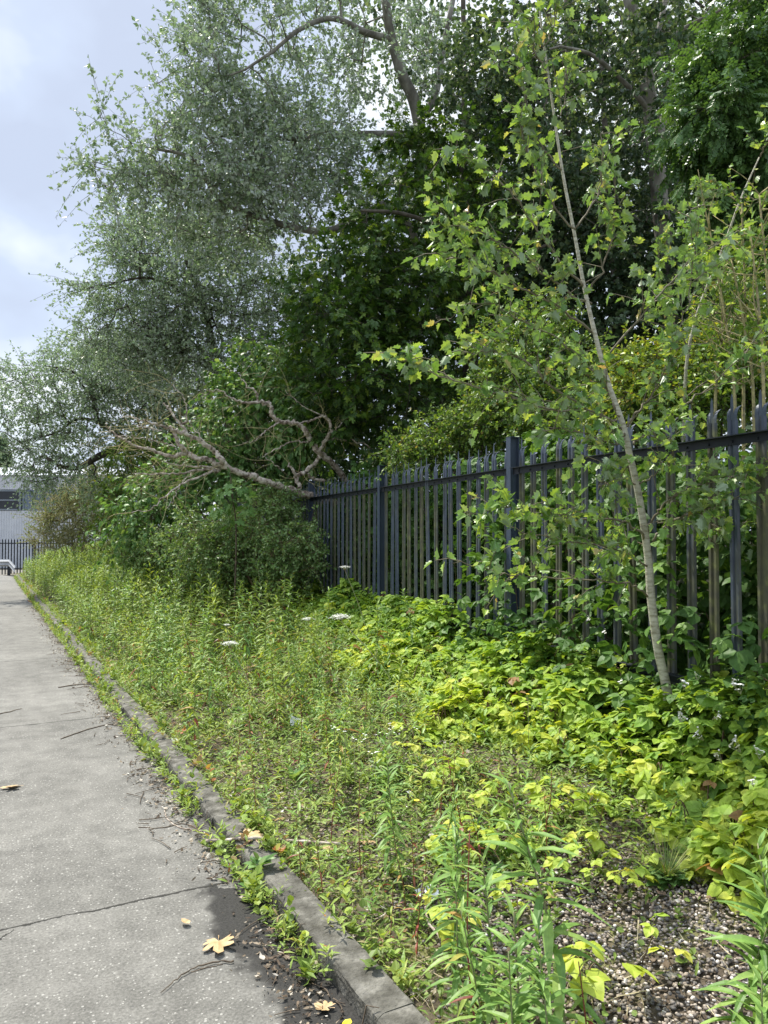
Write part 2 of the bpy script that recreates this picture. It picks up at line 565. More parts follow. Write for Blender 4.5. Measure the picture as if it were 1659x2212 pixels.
M_FENCE = fence_material()
M_POST = noise_mat('post_paint', [(0.3, (0.034, 0.048, 0.074)), (0.6, (0.055, 0.074, 0.108)), (0.75, (0.085, 0.095, 0.065))], 6, 6, 0.45, 0.1, 40, (1, 1, .3))
M_RAIL = noise_mat('rail_steel', [(0.3, (0.010, 0.013, 0.019)), (0.7, (0.02, 0.025, 0.033))], 9, 5, 0.55, 0.1, 30)


def road_material():
    m, nt, out = newmat('worn_concrete')
    tc = N(nt, 'ShaderNodeTexCoord')
    ob = tc.outputs['Object']               # the road sheet is built in (d, s) axes: x across, y along the kerb
    sep = N(nt, 'ShaderNodeSeparateXYZ')
    nt.links.new(ob, sep.inputs[0])
    d, s = sep.outputs[0], sep.outputs[1]
    big = N(nt, 'ShaderNodeTexNoise', Scale=0.9, Detail=6.0, Roughness=0.6)
    nt.links.new(ob, big.inputs['Vector'])
    fine = N(nt, 'ShaderNodeTexNoise', Scale=95.0, Detail=5.0, Roughness=0.7)
    nt.links.new(ob, fine.inputs['Vector'])
    mid = N(nt, 'ShaderNodeTexNoise', Scale=7.0, Detail=6.0, Roughness=0.65)
    nt.links.new(ob, mid.inputs['Vector'])
    base = ramp(nt, [(0.38, (0.070, 0.068, 0.060)), (0.5, (0.143, 0.138, 0.122)), (0.62, (0.235, 0.227, 0.202))])
    f = math_node(nt, 'ADD', math_node(nt, 'MULTIPLY', fine.outputs['Fac'], 0.5), math_node(nt, 'MULTIPLY', mid.outputs['Fac'], 0.28))
    f = math_node(nt, 'ADD', f, math_node(nt, 'MULTIPLY', big.outputs['Fac'], 0.25))
    nt.links.new(f, base.inputs[0])
    # pale and dark aggregate showing in the worn surface
    vor = N(nt, 'ShaderNodeTexVoronoi', Scale=95.0)
    nt.links.new(ob, vor.inputs['Vector'])
    sepc = N(nt, 'ShaderNodeSeparateXYZ')
    nt.links.new(vor.outputs['Color'], sepc.inputs[0])
    rad = math_node(nt, 'MULTIPLY', math_node(nt, 'POWER', sepc.outputs[1], 2.2), 0.48)
    spot = math_node(nt, 'MULTIPLY', math_node(nt, 'LESS_THAN', vor.outputs['Distance'], rad), math_node(nt, 'GREATER_THAN', sepc.outputs[0], 0.55))
    mx1 = N(nt, 'ShaderNodeMixRGB')
    mx1.inputs[2].default_value = (0.36, 0.35, 0.315, 1)
    nt.links.new(math_node(nt, 'MULTIPLY', spot, 0.8), mx1.inputs[0])
    nt.links.new(base.outputs[0], mx1.inputs[1])
    dspot = math_node(nt, 'MULTIPLY', math_node(nt, 'LESS_THAN', vor.outputs['Distance'], rad), math_node(nt, 'LESS_THAN', sepc.outputs[0], 0.16))
    mx2 = N(nt, 'ShaderNodeMixRGB')
    mx2.inputs[2].default_value = (0.085, 0.082, 0.078, 1)
    nt.links.new(math_node(nt, 'MULTIPLY', dspot, 0.6), mx2.inputs[0])
    nt.links.new(mx1.outputs[0], mx2.inputs[1])
    # damp stain along the gutter (s below 3.25) and a narrower dirty band further on
    wob = N(nt, 'ShaderNodeTexNoise', Scale=3.3, Detail=5.0, Roughness=0.55)
    nt.links.new(ob, wob.inputs['Vector'])
    wv = math_node(nt, 'MULTIPLY_ADD', wob.outputs['Fac'], 0.55, -0.275)
    near = math_node(nt, 'LESS_THAN', math_node(nt, 'ADD', s, wv), 3.22)
    width = math_node(nt, 'MULTIPLY_ADD', near, 0.17, 0.075)
    edge = math_node(nt, 'ADD', math_node(nt, 'ADD', d, width), math_node(nt, 'MULTIPLY', wv, 0.75))
    edge = math_node(nt, 'ADD', edge, math_node(nt, 'MULTIPLY_ADD', fine.outputs['Fac'], 0.06, -0.03))
    st = N(nt, 'ShaderNodeMapRange', interpolation_type='SMOOTHSTEP')
    st.inputs['From Min'].default_value = -0.022
    st.inputs['From Max'].default_value = 0.03
    nt.links.new(edge, st.inputs['Value'])
    damp = N(nt, 'ShaderNodeMixRGB')
    nt.links.new(math_node(nt, 'MULTIPLY', st.outputs[0], math_node(nt, 'MULTIPLY_ADD', near, 0.40, 0.55)), damp.inputs[0])
    nt.links.new(mx2.outputs[0], damp.inputs[1])
    dcol = ramp(nt, [(0.3, (0.010, 0.0098, 0.009)), (0.7, (0.038, 0.036, 0.032))])
    nt.links.new(fine.outputs['Fac'], dcol.inputs[0])
    nt.links.new(dcol.outputs[0], damp.inputs[2])
    # expansion joints every 3.36 m and one crack
    jn = N(nt, 'ShaderNodeTexNoise', Scale=5.0, Detail=5.0, Roughness=0.7)
    nt.links.new(ob, jn.inputs['Vector'])
    sj = math_node(nt, 'ADD', s, math_node(nt, 'MULTIPLY_ADD', jn.outputs['Fac'], 0.07, -0.035))
    ph = math_node(nt, 'SUBTRACT', sj, 3.27 - 1.68)
    jd = math_node(nt, 'ABSOLUTE', math_node(nt, 'SUBTRACT', math_node(nt, 'FLOORED_MODULO', ph, 3.36), 1.68))
    jw = math_node(nt, 'MULTIPLY_ADD', math_node(nt, 'ADD', jn.outputs['Fac'], math_node(nt, 'MULTIPLY_ADD', fine.outputs['Fac'], 0.8, -0.4)), 0.022, -0.004)
    jm = math_node(nt, 'LESS_THAN', jd, jw)
    # the branch crack: from (d,s) (-0.95,3.2) to (-1.10,3.02)
    cx, cy, dx_, dy_, ln = -0.93, 3.26, -0.62, -0.78, 0.3
    u = math_node(nt, 'ADD', math_node(nt, 'MULTIPLY', math_node(nt, 'SUBTRACT', d, cx), dx_), math_node(nt, 'MULTIPLY', math_node(nt, 'SUBTRACT', s, cy), dy_))
    v = math_node(nt, 'ADD', math_node(nt, 'MULTIPLY', math_node(nt, 'SUBTRACT', d, cx), -dy_), math_node(nt, 'MULTIPLY', math_node(nt, 'SUBTRACT', s, cy), dx_))
    v = math_node(nt, 'ABSOLUTE', math_node(nt, 'ADD', v, math_node(nt, 'MULTIPLY_ADD', jn.outputs['Fac'], 0.10, -0.05)))
    cm = math_node(nt, 'MULTIPLY', math_node(nt, 'LESS_THAN', v, 0.0035), math_node(nt, 'MULTIPLY', math_node(nt, 'GREATER_THAN', u, 0.0), math_node(nt, 'LESS_THAN', u, ln)))
    jm = math_node(nt, 'MAXIMUM', jm, cm)
    jmix = N(nt, 'ShaderNodeMixRGB')
    jmix.inputs[2].default_value = (0.018, 0.017, 0.014, 1)
    nt.links.new(math_node(nt, 'MULTIPLY', jm, 0.93), jmix.inputs[0])
    nt.links.new(damp.outputs[0], jmix.inputs[1])
    p = N(nt, 'ShaderNodeBsdfPrincipled', Roughness=0.72)
    p.inputs['Specular IOR Level'].default_value = 0.22
    nt.links.new(jmix.outputs[0], p.inputs['Base Color'])
    # broom-finished, pitted surface
    mp = N(nt, 'ShaderNodeMapping', Scale=(14, 130, 1))
    nt.links.new(ob, mp.inputs[0])
    br = N(nt, 'ShaderNodeTexNoise', Scale=1.0, Detail=4.0)
    nt.links.new(mp.outputs[0], br.inputs['Vector'])
    h = math_node(nt, 'ADD', math_node(nt, 'MULTIPLY', br.outputs['Fac'], 0.6), fine.outputs['Fac'])
    h = math_node(nt, 'SUBTRACT', h, math_node(nt, 'MULTIPLY', jm, 2.0))
    b = N(nt, 'ShaderNodeBump', Strength=0.55, Distance=0.006)
    nt.links.new(h, b.inputs['Height'])
    nt.links.new(b.outputs[0], p.inputs['Normal'])
    nt.links.new(p.outputs[0], out.inputs[0])
    return m


M_ROAD = road_material()
M_KERB = noise_mat('kerb_concrete', [(0.3, (0.045, 0.042, 0.032)), (0.5, (0.105, 0.10, 0.083)), (0.68, (0.22, 0.21, 0.18))], 13, 10, 0.85, 1.0, 70)
M_SOIL = noise_mat('verge_soil', [(0.3, (0.05, 0.037, 0.026)), (0.5, (0.105, 0.085, 0.058)), (0.62, (0.15, 0.15, 0.06)), (0.75, (0.16, 0.135, 0.10))], 5, 8, 0.95, 1.0, 45)
M_GROUND = noise_mat('yard_ground', [(0.3, (0.13, 0.12, 0.10)), (0.7, (0.22, 0.21, 0.18))], 1.5, 6, 0.95, 0.4, 20)
M_PEBBLE = noise_mat('pebble', [(0.0, (0.06, 0.055, 0.052)), (0.25, (0.14, 0.13, 0.12)), (0.5, (0.25, 0.205, 0.16)), (0.75, (0.42, 0.36, 0.29)), (1.0, (0.72, 0.70, 0.66))], 60, 3, 0.6, 0.1, by_rnd=True)

# ------------------------------------------------------------------ leaf templates (y = length 1, z = up)
T_TRI = (np.array([[0, 0, 0], [0.32, 0.45, 0.08], [0, 1, -0.05], [-0.32, 0.45, 0.08]]), [(0, 1, 2), (0, 2, 3)])
T_ROUND = (np.array([[0, 0, 0], [0.38, 0.28, 0.07], [0.36, 0.68, 0.06], [0, 1, -0.06], [-0.36, 0.68, 0.06], [-0.38, 0.28, 0.07]]),
           [(0, 1, 2, 3), (0, 3, 4, 5)])
T_OVATE = (np.array([[0, 0, 0], [0.27, 0.22, 0.06], [0.30, 0.5, 0.05], [0.15, 0.8, 0.0], [0, 1, -0.1], [-0.15, 0.8, 0.0], [-0.30, 0.5, 0.05], [-0.27, 0.22, 0.06], [0, 0.5, 0]]),
           [(0, 1, 2, 8), (8, 2, 3, 4), (8, 4, 5, 6), (0, 8, 6, 7)])
# white poplar sapling leaf: coarse teeth, fold on the midrib, short stalk
_h = np.array([[0, 0.24, 0], [0.17, 0.18, 0.06], [0.34, 0.33, 0.13], [0.24, 0.42, 0.09], [0.40, 0.58, 0.14], [0.22, 0.64, 0.07], [0.23, 0.82, 0.04], [0.09, 0.84, -0.02], [0, 1.08, -0.12]])
_m = _h[1:-1].copy()
_m[:, 0] *= -1
T_LOBED = (np.vstack([_h, _m[::-1], [[0.012, 0, -0.04], [-0.012, 0, -0.04]]]),
           [tuple(range(9)), (0,) + (8,) + tuple(range(9, 16)), (0, 16, 17)])
# maple: five pointed lobes
_mp = []
for ang, r in [(-150, .30), (-128, .62), (-112, .42), (-98, .55), (-82, .60), (-66, .36), (-58, .66), (-48, .78), (-36, .70), (-24, .42), (-14, .80), (0, 1.0)]:
    a_ = math.radians(ang)
    _mp.append([-math.sin(a_) * r * 0.62, 0.36 + math.cos(a_) * r * 0.62, 0.05 * abs(math.sin(a_)) - 0.08 * r])
_mp = np.array(_mp)
_mq = _mp[:-1].copy()
_mq[:, 0] *= -1
_mid = np.array([[0, 0.36, 0.02]])
_st = np.array([[0.012, 0.0, -0.02], [-0.012, 0.0, -0.02]])
T_MAPLE = (np.vstack([_mid, _mp, _mq, _st]),
           [(0,) + tuple(range(1, 13)), (0, 12) + tuple(range(23, 12, -1)), (0, 24, 25)])


def compound(leaflets, T=T_OVATE):
    V, Fc = [], []
    n = 0
    for (x, y, z, ang, sz, tilt) in leaflets:
        v = T[0].copy() * sz
        ca, sa = math.cos(ang), math.sin(ang)
        ct, st_ = math.cos(tilt), math.sin(tilt)
        yy = v[:, 1] * ct + v[:, 2] * st_
        zz = -v[:, 1] * st_ + v[:, 2] * ct
        xx = v[:, 0]
        V.append(np.stack([x + xx * ca - yy * sa, y + xx * sa + yy * ca, z + zz], 1))
        Fc += [tuple(i + n for i in f) for f in T[1]]
        n += len(v)
    V.append(np.array([[0.012, 0, -0.02], [-0.012, 0, -0.02], [0, leaflets[0][1], leaflets[0][2]]]))
    Fc.append((n, n + 1, n + 2))
    return np.vstack(V), Fc


_b = (T_OVATE[0] * np.array([1.32, 1, 1]), T_OVATE[1])
T_TRIFOL = compound([(0, 0.42, 0, 0, 0.62, 0.25), (0.02, 0.38, 0, -1.15, 0.54, 0.3), (-0.02, 0.38, 0, 1.15, 0.54, 0.3)], _b)
T_TRIFOL2 = compound([(0, 0.38, 0, 0.1, 0.66, 0.5), (0.02, 0.36, 0, -1.3, 0.55, 0.12), (-0.02, 0.36, 0, 1.0, 0.57, 0.55)], _b)
_ash = [(0, 0.78, 0, 0, 0.30, 0.4)]
for y_ in (0.22, 0.42, 0.62):
    _ash += [(0.01, y_, 0, -1.0, 0.34, 0.4), (-0.01, y_, 0, 1.0, 0.34, 0.4)]
T_ASH = compound(_ash, T_TRI)


T_BROAD = (T_OVATE[0] * np.array([1.32, 1, 1]), T_OVATE[1])


def lance(n=4, w=0.085, droop=0.25, fold=0.25):
    V, Fc = [], []
    prof = {3: [0.5, 1, 0.0], 4: [0.45, 1.0, 0.75, 0.0], 5: [0.4, 0.9, 1.0, 0.65, 0.0]}[n]
    for i in range(n):
        t = i / (n - 1)
        ww = w * prof[i] if i < n - 1 else 0.004
        zc = -droop * t * t
        V += [[-ww, t, zc + fold * ww], [0, t, zc], [ww, t, zc + fold * ww]]
    for i in range(n - 1):
        a = i * 3
        Fc += [(a, a + 1, a + 4, a + 3), (a + 1, a + 2, a + 5, a + 4)]
    return np.array(V), Fc


T_LANCE = lance(5, 0.088, 0.30)
T_LANCE2 = lance(5, 0.095, 0.55)
T_LANCE_S = lance(3, 0.13, 0.25)
T_THIN = (np.array([[-0.006, 0, 0], [0.006, 0, 0], [0.004, 0.5, -0.08], [-0.004, 0.5, -0.08], [0, 1, -0.42]]), [(0, 1, 2, 3), (3, 2, 4)])
T_BLADE = (np.array([[-0.012, 0, 0], [0.012, 0, 0], [0.008, 0.55, -0.05], [-0.008, 0.55, -0.05], [0, 1, -0.28]]), [(0, 1, 2, 3), (3, 2, 4)])


# ------------------------------------------------------------------ setting: ground, road, kerb, verge
def grid(us, vs, fn):
    U, Vv = np.meshgrid(us, vs)
    x, y, z = fn(U, Vv)
    V = np.stack([x, y, z], -1).reshape(-1, 3)
    nu, nv = len(us), len(vs)
    i = np.arange(nv - 1)[:, None] * nu + np.arange(nu - 1)[None, :]
    q = np.stack([i, i + 1, i + nu + 1, i + nu], -1).reshape(-1, 4)
    return V, q.ravel(), np.full(len(q), 4)


a = Acc()
us = np.array([-900, -300, -100, -40, -15, 0, 15, 40, 100, 300, 900.])
vs = np.array([-60, -10, 10, 26, 32, 40, 48, 70, 120, 300, 1200.])
a.raw(*grid(us, vs, lambda U, Vv: (U, Vv, slope_far(Vv) - 0.06)))
tag(a.build('ground', M_GROUND), 'bare grey yard ground stretching away beyond the road', kind='structure')

# the road sheet lives in (d, s) axes
rot_ds = math.atan2(KD[1], KD[0]) - math.pi / 2
o_road_x, o_road_y = from_ds(0, 0)


def ds_object(o):
    o.location = (float(o_road_x), float(o_road_y), 0)
    o.rotation_euler = (0, 0, rot_ds)
    return o


a = Acc()
ss = np.concatenate([np.linspace(-3, 26, 30), np.linspace(27, 36, 10)])


def road_fn(U, Vv):
    x, y = from_ds(U, Vv)
    return U, Vv, slope_far(y)


a.raw(*grid(np.linspace(-9, 0.02, 19), ss, road_fn))
road = ds_object(a.build('road', M_ROAD, smooth_=True))
tag(road, 'worn grey concrete road with dark joints and a damp stain by the kerb', kind='structure')

a = Acc()
prof = [(0.0, -0.1), (0.0, 0.045), (0.004, 0.058), (0.013, 0.066), (0.026, 0.070), (0.122, 0.072), (0.127, 0.066), (0.127, -0.1)]
s_ = 2.97 - 0.915 * 6
k = 0
while s_ < 31:
    n = len(prof)
    off = rng.normal() * 0.003
    dz = rng.normal() * 0.0015
    V = []
    nseg = 6
    for q in range(nseg + 1):
        sv = s_ + 0.0006 + (0.9138) * q / nseg
        for (dd, zz) in prof:
            j = rng.normal() * 0.0012
            xx, yy = from_ds(dd, sv)
            V.append([dd + off + j, sv, zz + dz + rng.normal() * 0.001 + float(slope_far(yy))])
    loops, sizes = [], []
    for q in range(nseg):
        for i in range(n - 1):
            b0 = q * n
            loops += [b0 + i, b0 + n + i, b0 + n + i + 1, b0 + i + 1]
            sizes.append(4)
    loops += list(range(n)) + [nseg * n + i for i in range(n)][::-1]
    sizes += [n, n]
    a.raw(V, loops, sizes)
    s_ += 0.915
tag(ds_object(a.build('kerb', M_KERB)), 'weathered grey concrete kerb stones edging the road', kind='structure')

a = Acc()
ds_ = np.concatenate([np.linspace(0.115, 3.5, 46), np.linspace(3.8, 16, 16)])
sv_ = np.concatenate([np.linspace(-2.5, 10, 150), np.linspace(10.3, 34, 70), [40, 50]])


def verge_fn(U, Vv):
    x, y = from_ds(U, Vv)
    z = ground(x, y) - 0.012 + 0.008 * np.sin(U * 41 + Vv * 13) * np.sin(Vv * 37)
    return x, y, z


a.raw(*grid(ds_, sv_, verge_fn))
tag(a.build('verge', M_SOIL, smooth_=True), 'stony brown soil of the sloping verge and bank', kind='structure')

# ------------------------------------------------------------------ palisade fence
TOPZ = 2.215
BASEZ = 0.40


def pale_mesh():
    a = Acc()
    # W-section, x = across, y = towards the back, z = up from the base
    prof = np.array([[-0.034, 0.0], [-0.025, 0.004], [-0.012, -0.010], [0.0, 0.004], [0.012, -0.010], [0.025, 0.004], [0.034, 0.0]])
    prof = np.array([[-0.034, 0.010], [-0.027, 0.0], [-0.011, 0.0], [-0.006, 0.009], [0.006, 0.009], [0.011, 0.0], [0.027, 0.0], [0.034, 0.010]])
    H = TOPZ - BASEZ
    zs = [0.0, 0.5, 1.0, H - 0.135]
    th = 0.003

    def sheet(rows):
        """rows: list of lists of points; gives the sheet a thickness"""
        R = [np.asarray(r, float) for r in rows]
        m = len(R[0])
        V0 = np.concatenate(R)
        V1 = V0 + np.array([0, th, 0])
        n0 = len(V0)
        L, S = [], []
        for i in range(len(R) - 1):
            for j in range(m - 1):
                p, q, r_, s2 = i * m + j, i * m + j + 1, (i + 1) * m + j + 1, (i + 1) * m + j
                L += [p, q, r_, s2, n0 + s2, n0 + r_, n0 + q, n0 + p]
                S += [4, 4]
        rim = [j for j in range(m)] + [i * m + m - 1 for i in range(1, len(R))] + [(len(R) - 1) * m + j for j in range(m - 2, -1, -1)] + [i * m for i in range(len(R) - 2, 0, -1)]
        for i in range(len(rim)):
            p, q = rim[i], rim[(i + 1) % len(rim)]
            L += [q, p, n0 + p, n0 + q]
            S.append(4)
        a.raw(np.concatenate([V0, V1]), L, S)

    sheet([[[x, y, z] for x, y in prof] for z in zs])
    # centre tine: straight, pointed
    rows = []
    for t, wv in ((0, 1.0), (0.45, 0.95), (0.8, 0.75), (0.93, 0.4), (1.0, 0.05)):
        rows.append([[-0.010 * wv, 0.006, zs[-1] + 0.135 * t], [0, 0.007, zs[-1] + 0.135 * t], [0.010 * wv, 0.006, zs[-1] + 0.135 * t]])
    sheet(rows)
    # outer tines: bend outwards and back, pointed
    for sg in (-1, 1):
        rows = []
        for t in np.linspace(0, 1, 7):
            ang = t * 1.25
            Rr = 0.062
            zc = zs[-1] + 0.02 * min(1, t * 4) + Rr * math.sin(ang) * 0.95
            yc = 0.004 + Rr * (1 - math.cos(ang)) * 1.0
            xc = sg * (0.0225 + 0.005 * (t ** 2))
            wv = 0.0115 * (1 if t < 0.6 else max(0.08, 1 - (t - 0.6) / 0.42))
            rows.append([[xc - wv, yc, zc], [xc + wv, yc, zc]])
        sheet(rows)
    return a.mesh('pale', M_FENCE)


def post_mesh():
    a = Acc()
    H = TOPZ - BASEZ + 0.02
    # I-section post: two flanges and a web
    a.box((0, -0.038, H / 2), 0.064, 0.006, H)
    a.box((0, 0.038, H / 2), 0.064, 0.006, H)
    a.box((0, 0, H / 2), 0.006, 0.0695, H)
    a.box((0, 0, H + 0.0025), 0.066, 0.084, 0.004)
    return a.mesh('post', M_POST)


FANG = math.atan2(0.928, -0.372)
fence = thing('palisade_fence', 'long blue grey steel palisade fence with three-pointed pales, algae stained, along the verge', 'fence', (1.0, 5.95, BASEZ), FANG + math.pi)
# in the fence's own axes +x runs back towards the camera (right), +y faces behind the fence
me_pale, me_post = pale_mesh(), post_mesh()
BAY = 2.75
npale = 0
far_pales = Acc()
for b in range(-2, 6):                       # bay b runs from post b*BAY to (b+1)*BAY
    t0 = b * BAY
    o = link('post', me_post, fence)
    o.location = (-t0, 0.0, 0)
    for hz in ((TOPZ - BASEZ - 0.245), 0.28):
        ra = Acc()
        x0, x1 = -t0 - 0.045, -t0 - BAY + 0.045
        L = abs(x1 - x0)
        xc = (x0 + x1) / 2
        # angle iron in front of the pales: upright leaf, flat leaf, bolts
        ra.box((xc, -0.012, hz), L, 0.005, 0.044)
        ra.box((xc, -0.0335, hz + 0.0235), L, 0.045, 0.005)
        for kx in range(17):
            px_ = -t0 - (kx + 0.72) * BAY / 17.4
            ra.path([[px_, -0.016, hz - 0.004], [px_, -0.023, hz - 0.004]], [0.008, 0.006], 6)
        for xe in (x0 - 0.03, x1 + 0.03):
            ra.box((xe, -0.0165, hz), 0.09, 0.005, 0.05)
        ra.build('rail', M_RAIL, fence)
    for kx in range(17):
        xp = -t0 - (kx + 0.72) * BAY / 17.4
        if b == -2 and kx < 12:
            continue
        o = link('pale', me_pale, fence)
        o.location = (xp + rng.normal() * 0.003, 0.0, rng.normal() * 0.006)
        o.rotation_euler = (rng.normal() * 0.006, rng.normal() * 0.004, rng.normal() * 0.03)
        npale += 1
        if npale >= 100:
            break
    if npale >= 100:
        break


# ------------------------------------------------------------------ trees
def blob(px, py, Y, rx, ry, rd, w=1.0):
    return (P(px, py, Y), np.array([rx / F * Y, rd, ry / F * Y]), w)


def sample_blobs(blobs, n, shell=2.4):
    vol = np.array([b[2] * (b[1][0] * b[1][2]) for b in blobs])
    idx = rng.choice(len(blobs), n, p=vol / vol.sum())
    c = np.array([b[0] for b in blobs])[idx]
    r = np.array([b[1] for b in blobs])[idx]
    return c + rdir(n) * (rng.random(n) ** (1 / shell))[:, None] * r


def grow(roots, targets, step=0.4, jit=0.05, arch=0.06, rtip=0.004, expo=0.5, rcap=1.0):
    """limbs that reach every target from the nearest wood; radius follows how much each limb carries"""
    pos, par, rfix = [], [], []
    for pts, r0, r1 in roots:
        base = len(pos)
        n = len(pts)
        for i, p in enumerate(pts):
            pos.append(p)
            par.append(-1 if i == 0 else base + i - 1)
            rfix.append(r0 + (r1 - r0) * i / (n - 1))
    nroot = len(pos)
    cap = nroot + len(targets) * 40
    A = np.zeros((cap, 3))
    A[:nroot] = pos
    par = list(par)
    cnt = nroot
    d0 = np.array([np.min(np.linalg.norm(A[:nroot] - t, axis=1)) for t in targets])
    tips, tdir = [], []
    for ti in np.argsort(d0):
        t = targets[ti]
        dv = t - A[:cnt]
        dist = np.linalg.norm(dv, axis=1) + 0.35 * np.maximum(0, A[:cnt, 2] - t[2]) + 0.02
        j = int(np.argmin(dist))
        v = t - A[j]
        D = np.linalg.norm(v)
        n = max(1, int(math.ceil(D / step)))
        prev = j
        p0 = A[j].copy()
        for q in range(1, n + 1):
            f = q / n
            p = p0 + v * f + np.array([0, 0, 1]) * arch * D * math.sin(math.pi * f)
            if q < n:
                p = p + rng.normal(size=3) * jit * min(D, 1.5)
            if cnt >= cap:
                break
            A[cnt] = p
            par.append(prev)
            prev = cnt
            cnt += 1
        tips.append(A[prev].copy())
        tdir.append(v / (D + 1e-9))
    par = np.array(par[:cnt])
    w = np.zeros(cnt)
    haschild = np.zeros(cnt, bool)
    haschild[par[par >= 0]] = True
    w[~haschild] = 1
    for i in range(cnt - 1, nroot - 1, -1):
        w[par[i]] += w[i]
    r = np.minimum(rtip * np.maximum(w, 1) ** expo, rcap)
    r[:nroot] = np.array(rfix)
    for i in range(nroot, cnt):
        r[i] = min(r[i], r[par[i]] * 0.9)
    k = np.arange(nroot, cnt)
    e0 = A[par[k]]
    e1 = A[k]
    rr0 = np.minimum(r[par[k]], r[k] * 1.35)
    return (e0, e1, rr0, r[k]), np.array(tips), np.array(tdir)


def twigs_and_leaves(wood, crown, tips, tdir, T, size, ntwig=6, tlen=0.4, nleaf=16, droop=0.15, rtw=0.0022, upn=1.0,
                     axis_dir=0.5, axis_rand=0.8, axis_down=0.4, szvar=0.3, mi=0, bias=None, rnd_fn=None):
    M = len(tips)
    p = np.repeat(tips, ntwig, 0)
    d = nrm(np.repeat(tdir, ntwig, 0) * 0.45 + rdir(M * ntwig) + (0 if bias is None else np.asarray(bias)))
    L = tlen * (0.5 + rng.random(M * ntwig))[:, None]
    mid = p + d * L * 0.5
    end = p + d * L - np.array([0, 0, 1]) * droop * L
    if wood is not None:
        wood.edges(p, mid, rtw * 1.3, rtw, 3)
        wood.edges(mid, end, rtw, rtw * 0.5, 3)
    n = M * ntwig * nleaf
    t = rng.random((M * ntwig, nleaf, 1)) ** 0.8
    q = p[:, None, :] * (1 - t) ** 2 + 2 * mid[:, None, :] * t * (1 - t) + end[:, None, :] * t * t
    q = q.reshape(-1, 3)
    ax = nrm(np.repeat(d, nleaf, 0) * axis_dir + rdir(n) * axis_rand - np.array([0, 0, axis_down]))
    up = nrm(UP * upn + rdir(n) * 0.9)
    s = size * (1 - szvar + 2 * szvar * rng.random(n))
    rn = rng.random(n) if rnd_fn is None else rnd_fn(q)
    crown.inst(T, q + ax * 0.15 * size, ax, up, s, rn, mi)


def make_tree(name, label, cat, group, trunks, blobs, ntarget, T, size, m_leaf, m_bark, extra=None, step=0.4, jit=0.05, arch=0.06,
              rtip=0.004, expo=0.5, rcap=0.14, shell=2.4, ntw=6, tlen=0.4, nleaf=16, trunk_sides=8, **kw):
    base = trunks[0][0][0]
    root = thing(name, label, cat, (0, 0, 0), 0, group)
    root.location = tuple(base)
    wood, crown = Acc(), Acc()
    roots = []
    for pts, r0, r1 in trunks:
        sp = spline(pts, 8)
        roots.append((sp, r0, r1))
        wood.path(sp, np.linspace(r0, r1, len(sp)), trunk_sides)
    targets = sample_blobs(blobs, ntarget, shell)
    (e0, e1, a0, a1), tips, tdir = grow(roots, targets, step, jit, arch, rtip, expo, rcap)
    wood.edges(e0, e1, a0, a1, 5)
    twigs_and_leaves(wood, crown, tips, tdir, T, size, ntw, tlen, nleaf, **kw)
    if extra:
        extra(wood, crown)
    wood.V = [v - base for v in wood.V]
    crown.V = [v - base for v in crown.V]
    wood.build('trunk', m_bark, root, True)
    crown.build('crown', m_leaf, root)
    return root


def G(x, y, dz=-0.1):
    return np.array([x, y, float(ground(x, y)) + dz])


# 1: the big leaning white poplar, its crown reaching out over the road
b1 = P(985, 1000, 15.5)
b1 = G(b1[0], 15.5)
tr1 = [([b1, P(950, 620, 15.0), P(905, 265, 14.5), P(868, 160, 14.3), P(845, 80, 14.2), P(833, 0, 14.0), P(822, -110, 14.0)], 0.14, 0.068),
       ([P(905, 265, 14.5), P(940, 205, 14.7), P(955, 120, 15), P(990, -60, 15.2)], 0.08, 0.05),
       ([P(845, 85, 14.2), P(790, 70, 13.8), P(720, 40, 13.3), P(650, 62, 12.8), P(590, 110, 12.4), P(530, 150, 12)], 0.07, 0.018),
       ([P(955, 640, 15.0), P(860, 455, 14.3), P(790, 460, 13.6), P(700, 500, 13.2), P(560, 470, 13), P(470, 425, 12.8), P(420, 345, 12.5), P(330, 320, 12.3)], 0.09, 0.02),
       ([P(905, 290, 14.5), P(760, 290, 14), P(640, 300, 13.6), P(520, 290, 13.2), P(450, 300, 12.8)], 0.07, 0.018)]
bl1 = [blob(560, 100, 13, 120, 110, 1.4, .9), blob(500, 200, 12.6, 130, 70, 1.3, 1.3), blob(430, 215, 12.4, 90, 50, 1, 1),
       blob(330, 300, 12.2, 110, 42, 1, 1.2), blob(250, 285, 12.1, 40, 26, .5, 1.2), blob(300, 385, 12.4, 92, 50, 1, 1.3), blob(240, 385, 12.3, 42, 46, .6, 1.3), blob(460, 340, 12.8, 150, 90, 1.3, 1.3),
       blob(620, 330, 13.4, 150, 110, 1.4, 1.3), blob(560, 440, 13, 150, 70, 1.4, 1.3), blob(700, 210, 13.8, 140, 110, 1.4, .75),
       blob(760, 80, 14, 130, 110, 1.5, .5), blob(900, 150, 15, 90, 130, 1, .5), blob(480, 480, 13, 190, 60, 1.2, 1), blob(660, -20, 13.5, 200, 60, 1.6, .8), blob(440, 80, 12.8, 60, 70, .7, 1.2), blob(450, 20, 12.8, 60, 60, .7, 1.2), blob(800, 380, 14.0, 110, 80, 1.2, .9)]
make_tree('white_poplar', 'big grey-green poplar with leaning pale trunk and crown reaching left against the sky', 'tree', 'trees beyond the fence',
          tr1, bl1, 400, T_TRI, 0.072, M_POPLAR, M_BARKP, ntw=6, tlen=0.72, nleaf=19, step=0.35, jit=0.09, rtip=0.0075, expo=0.47, rcap=0.07, shell=3, rtw=.0032, szvar=0.4, upn=0.5, axis_down=0.3, axis_rand=1.0)

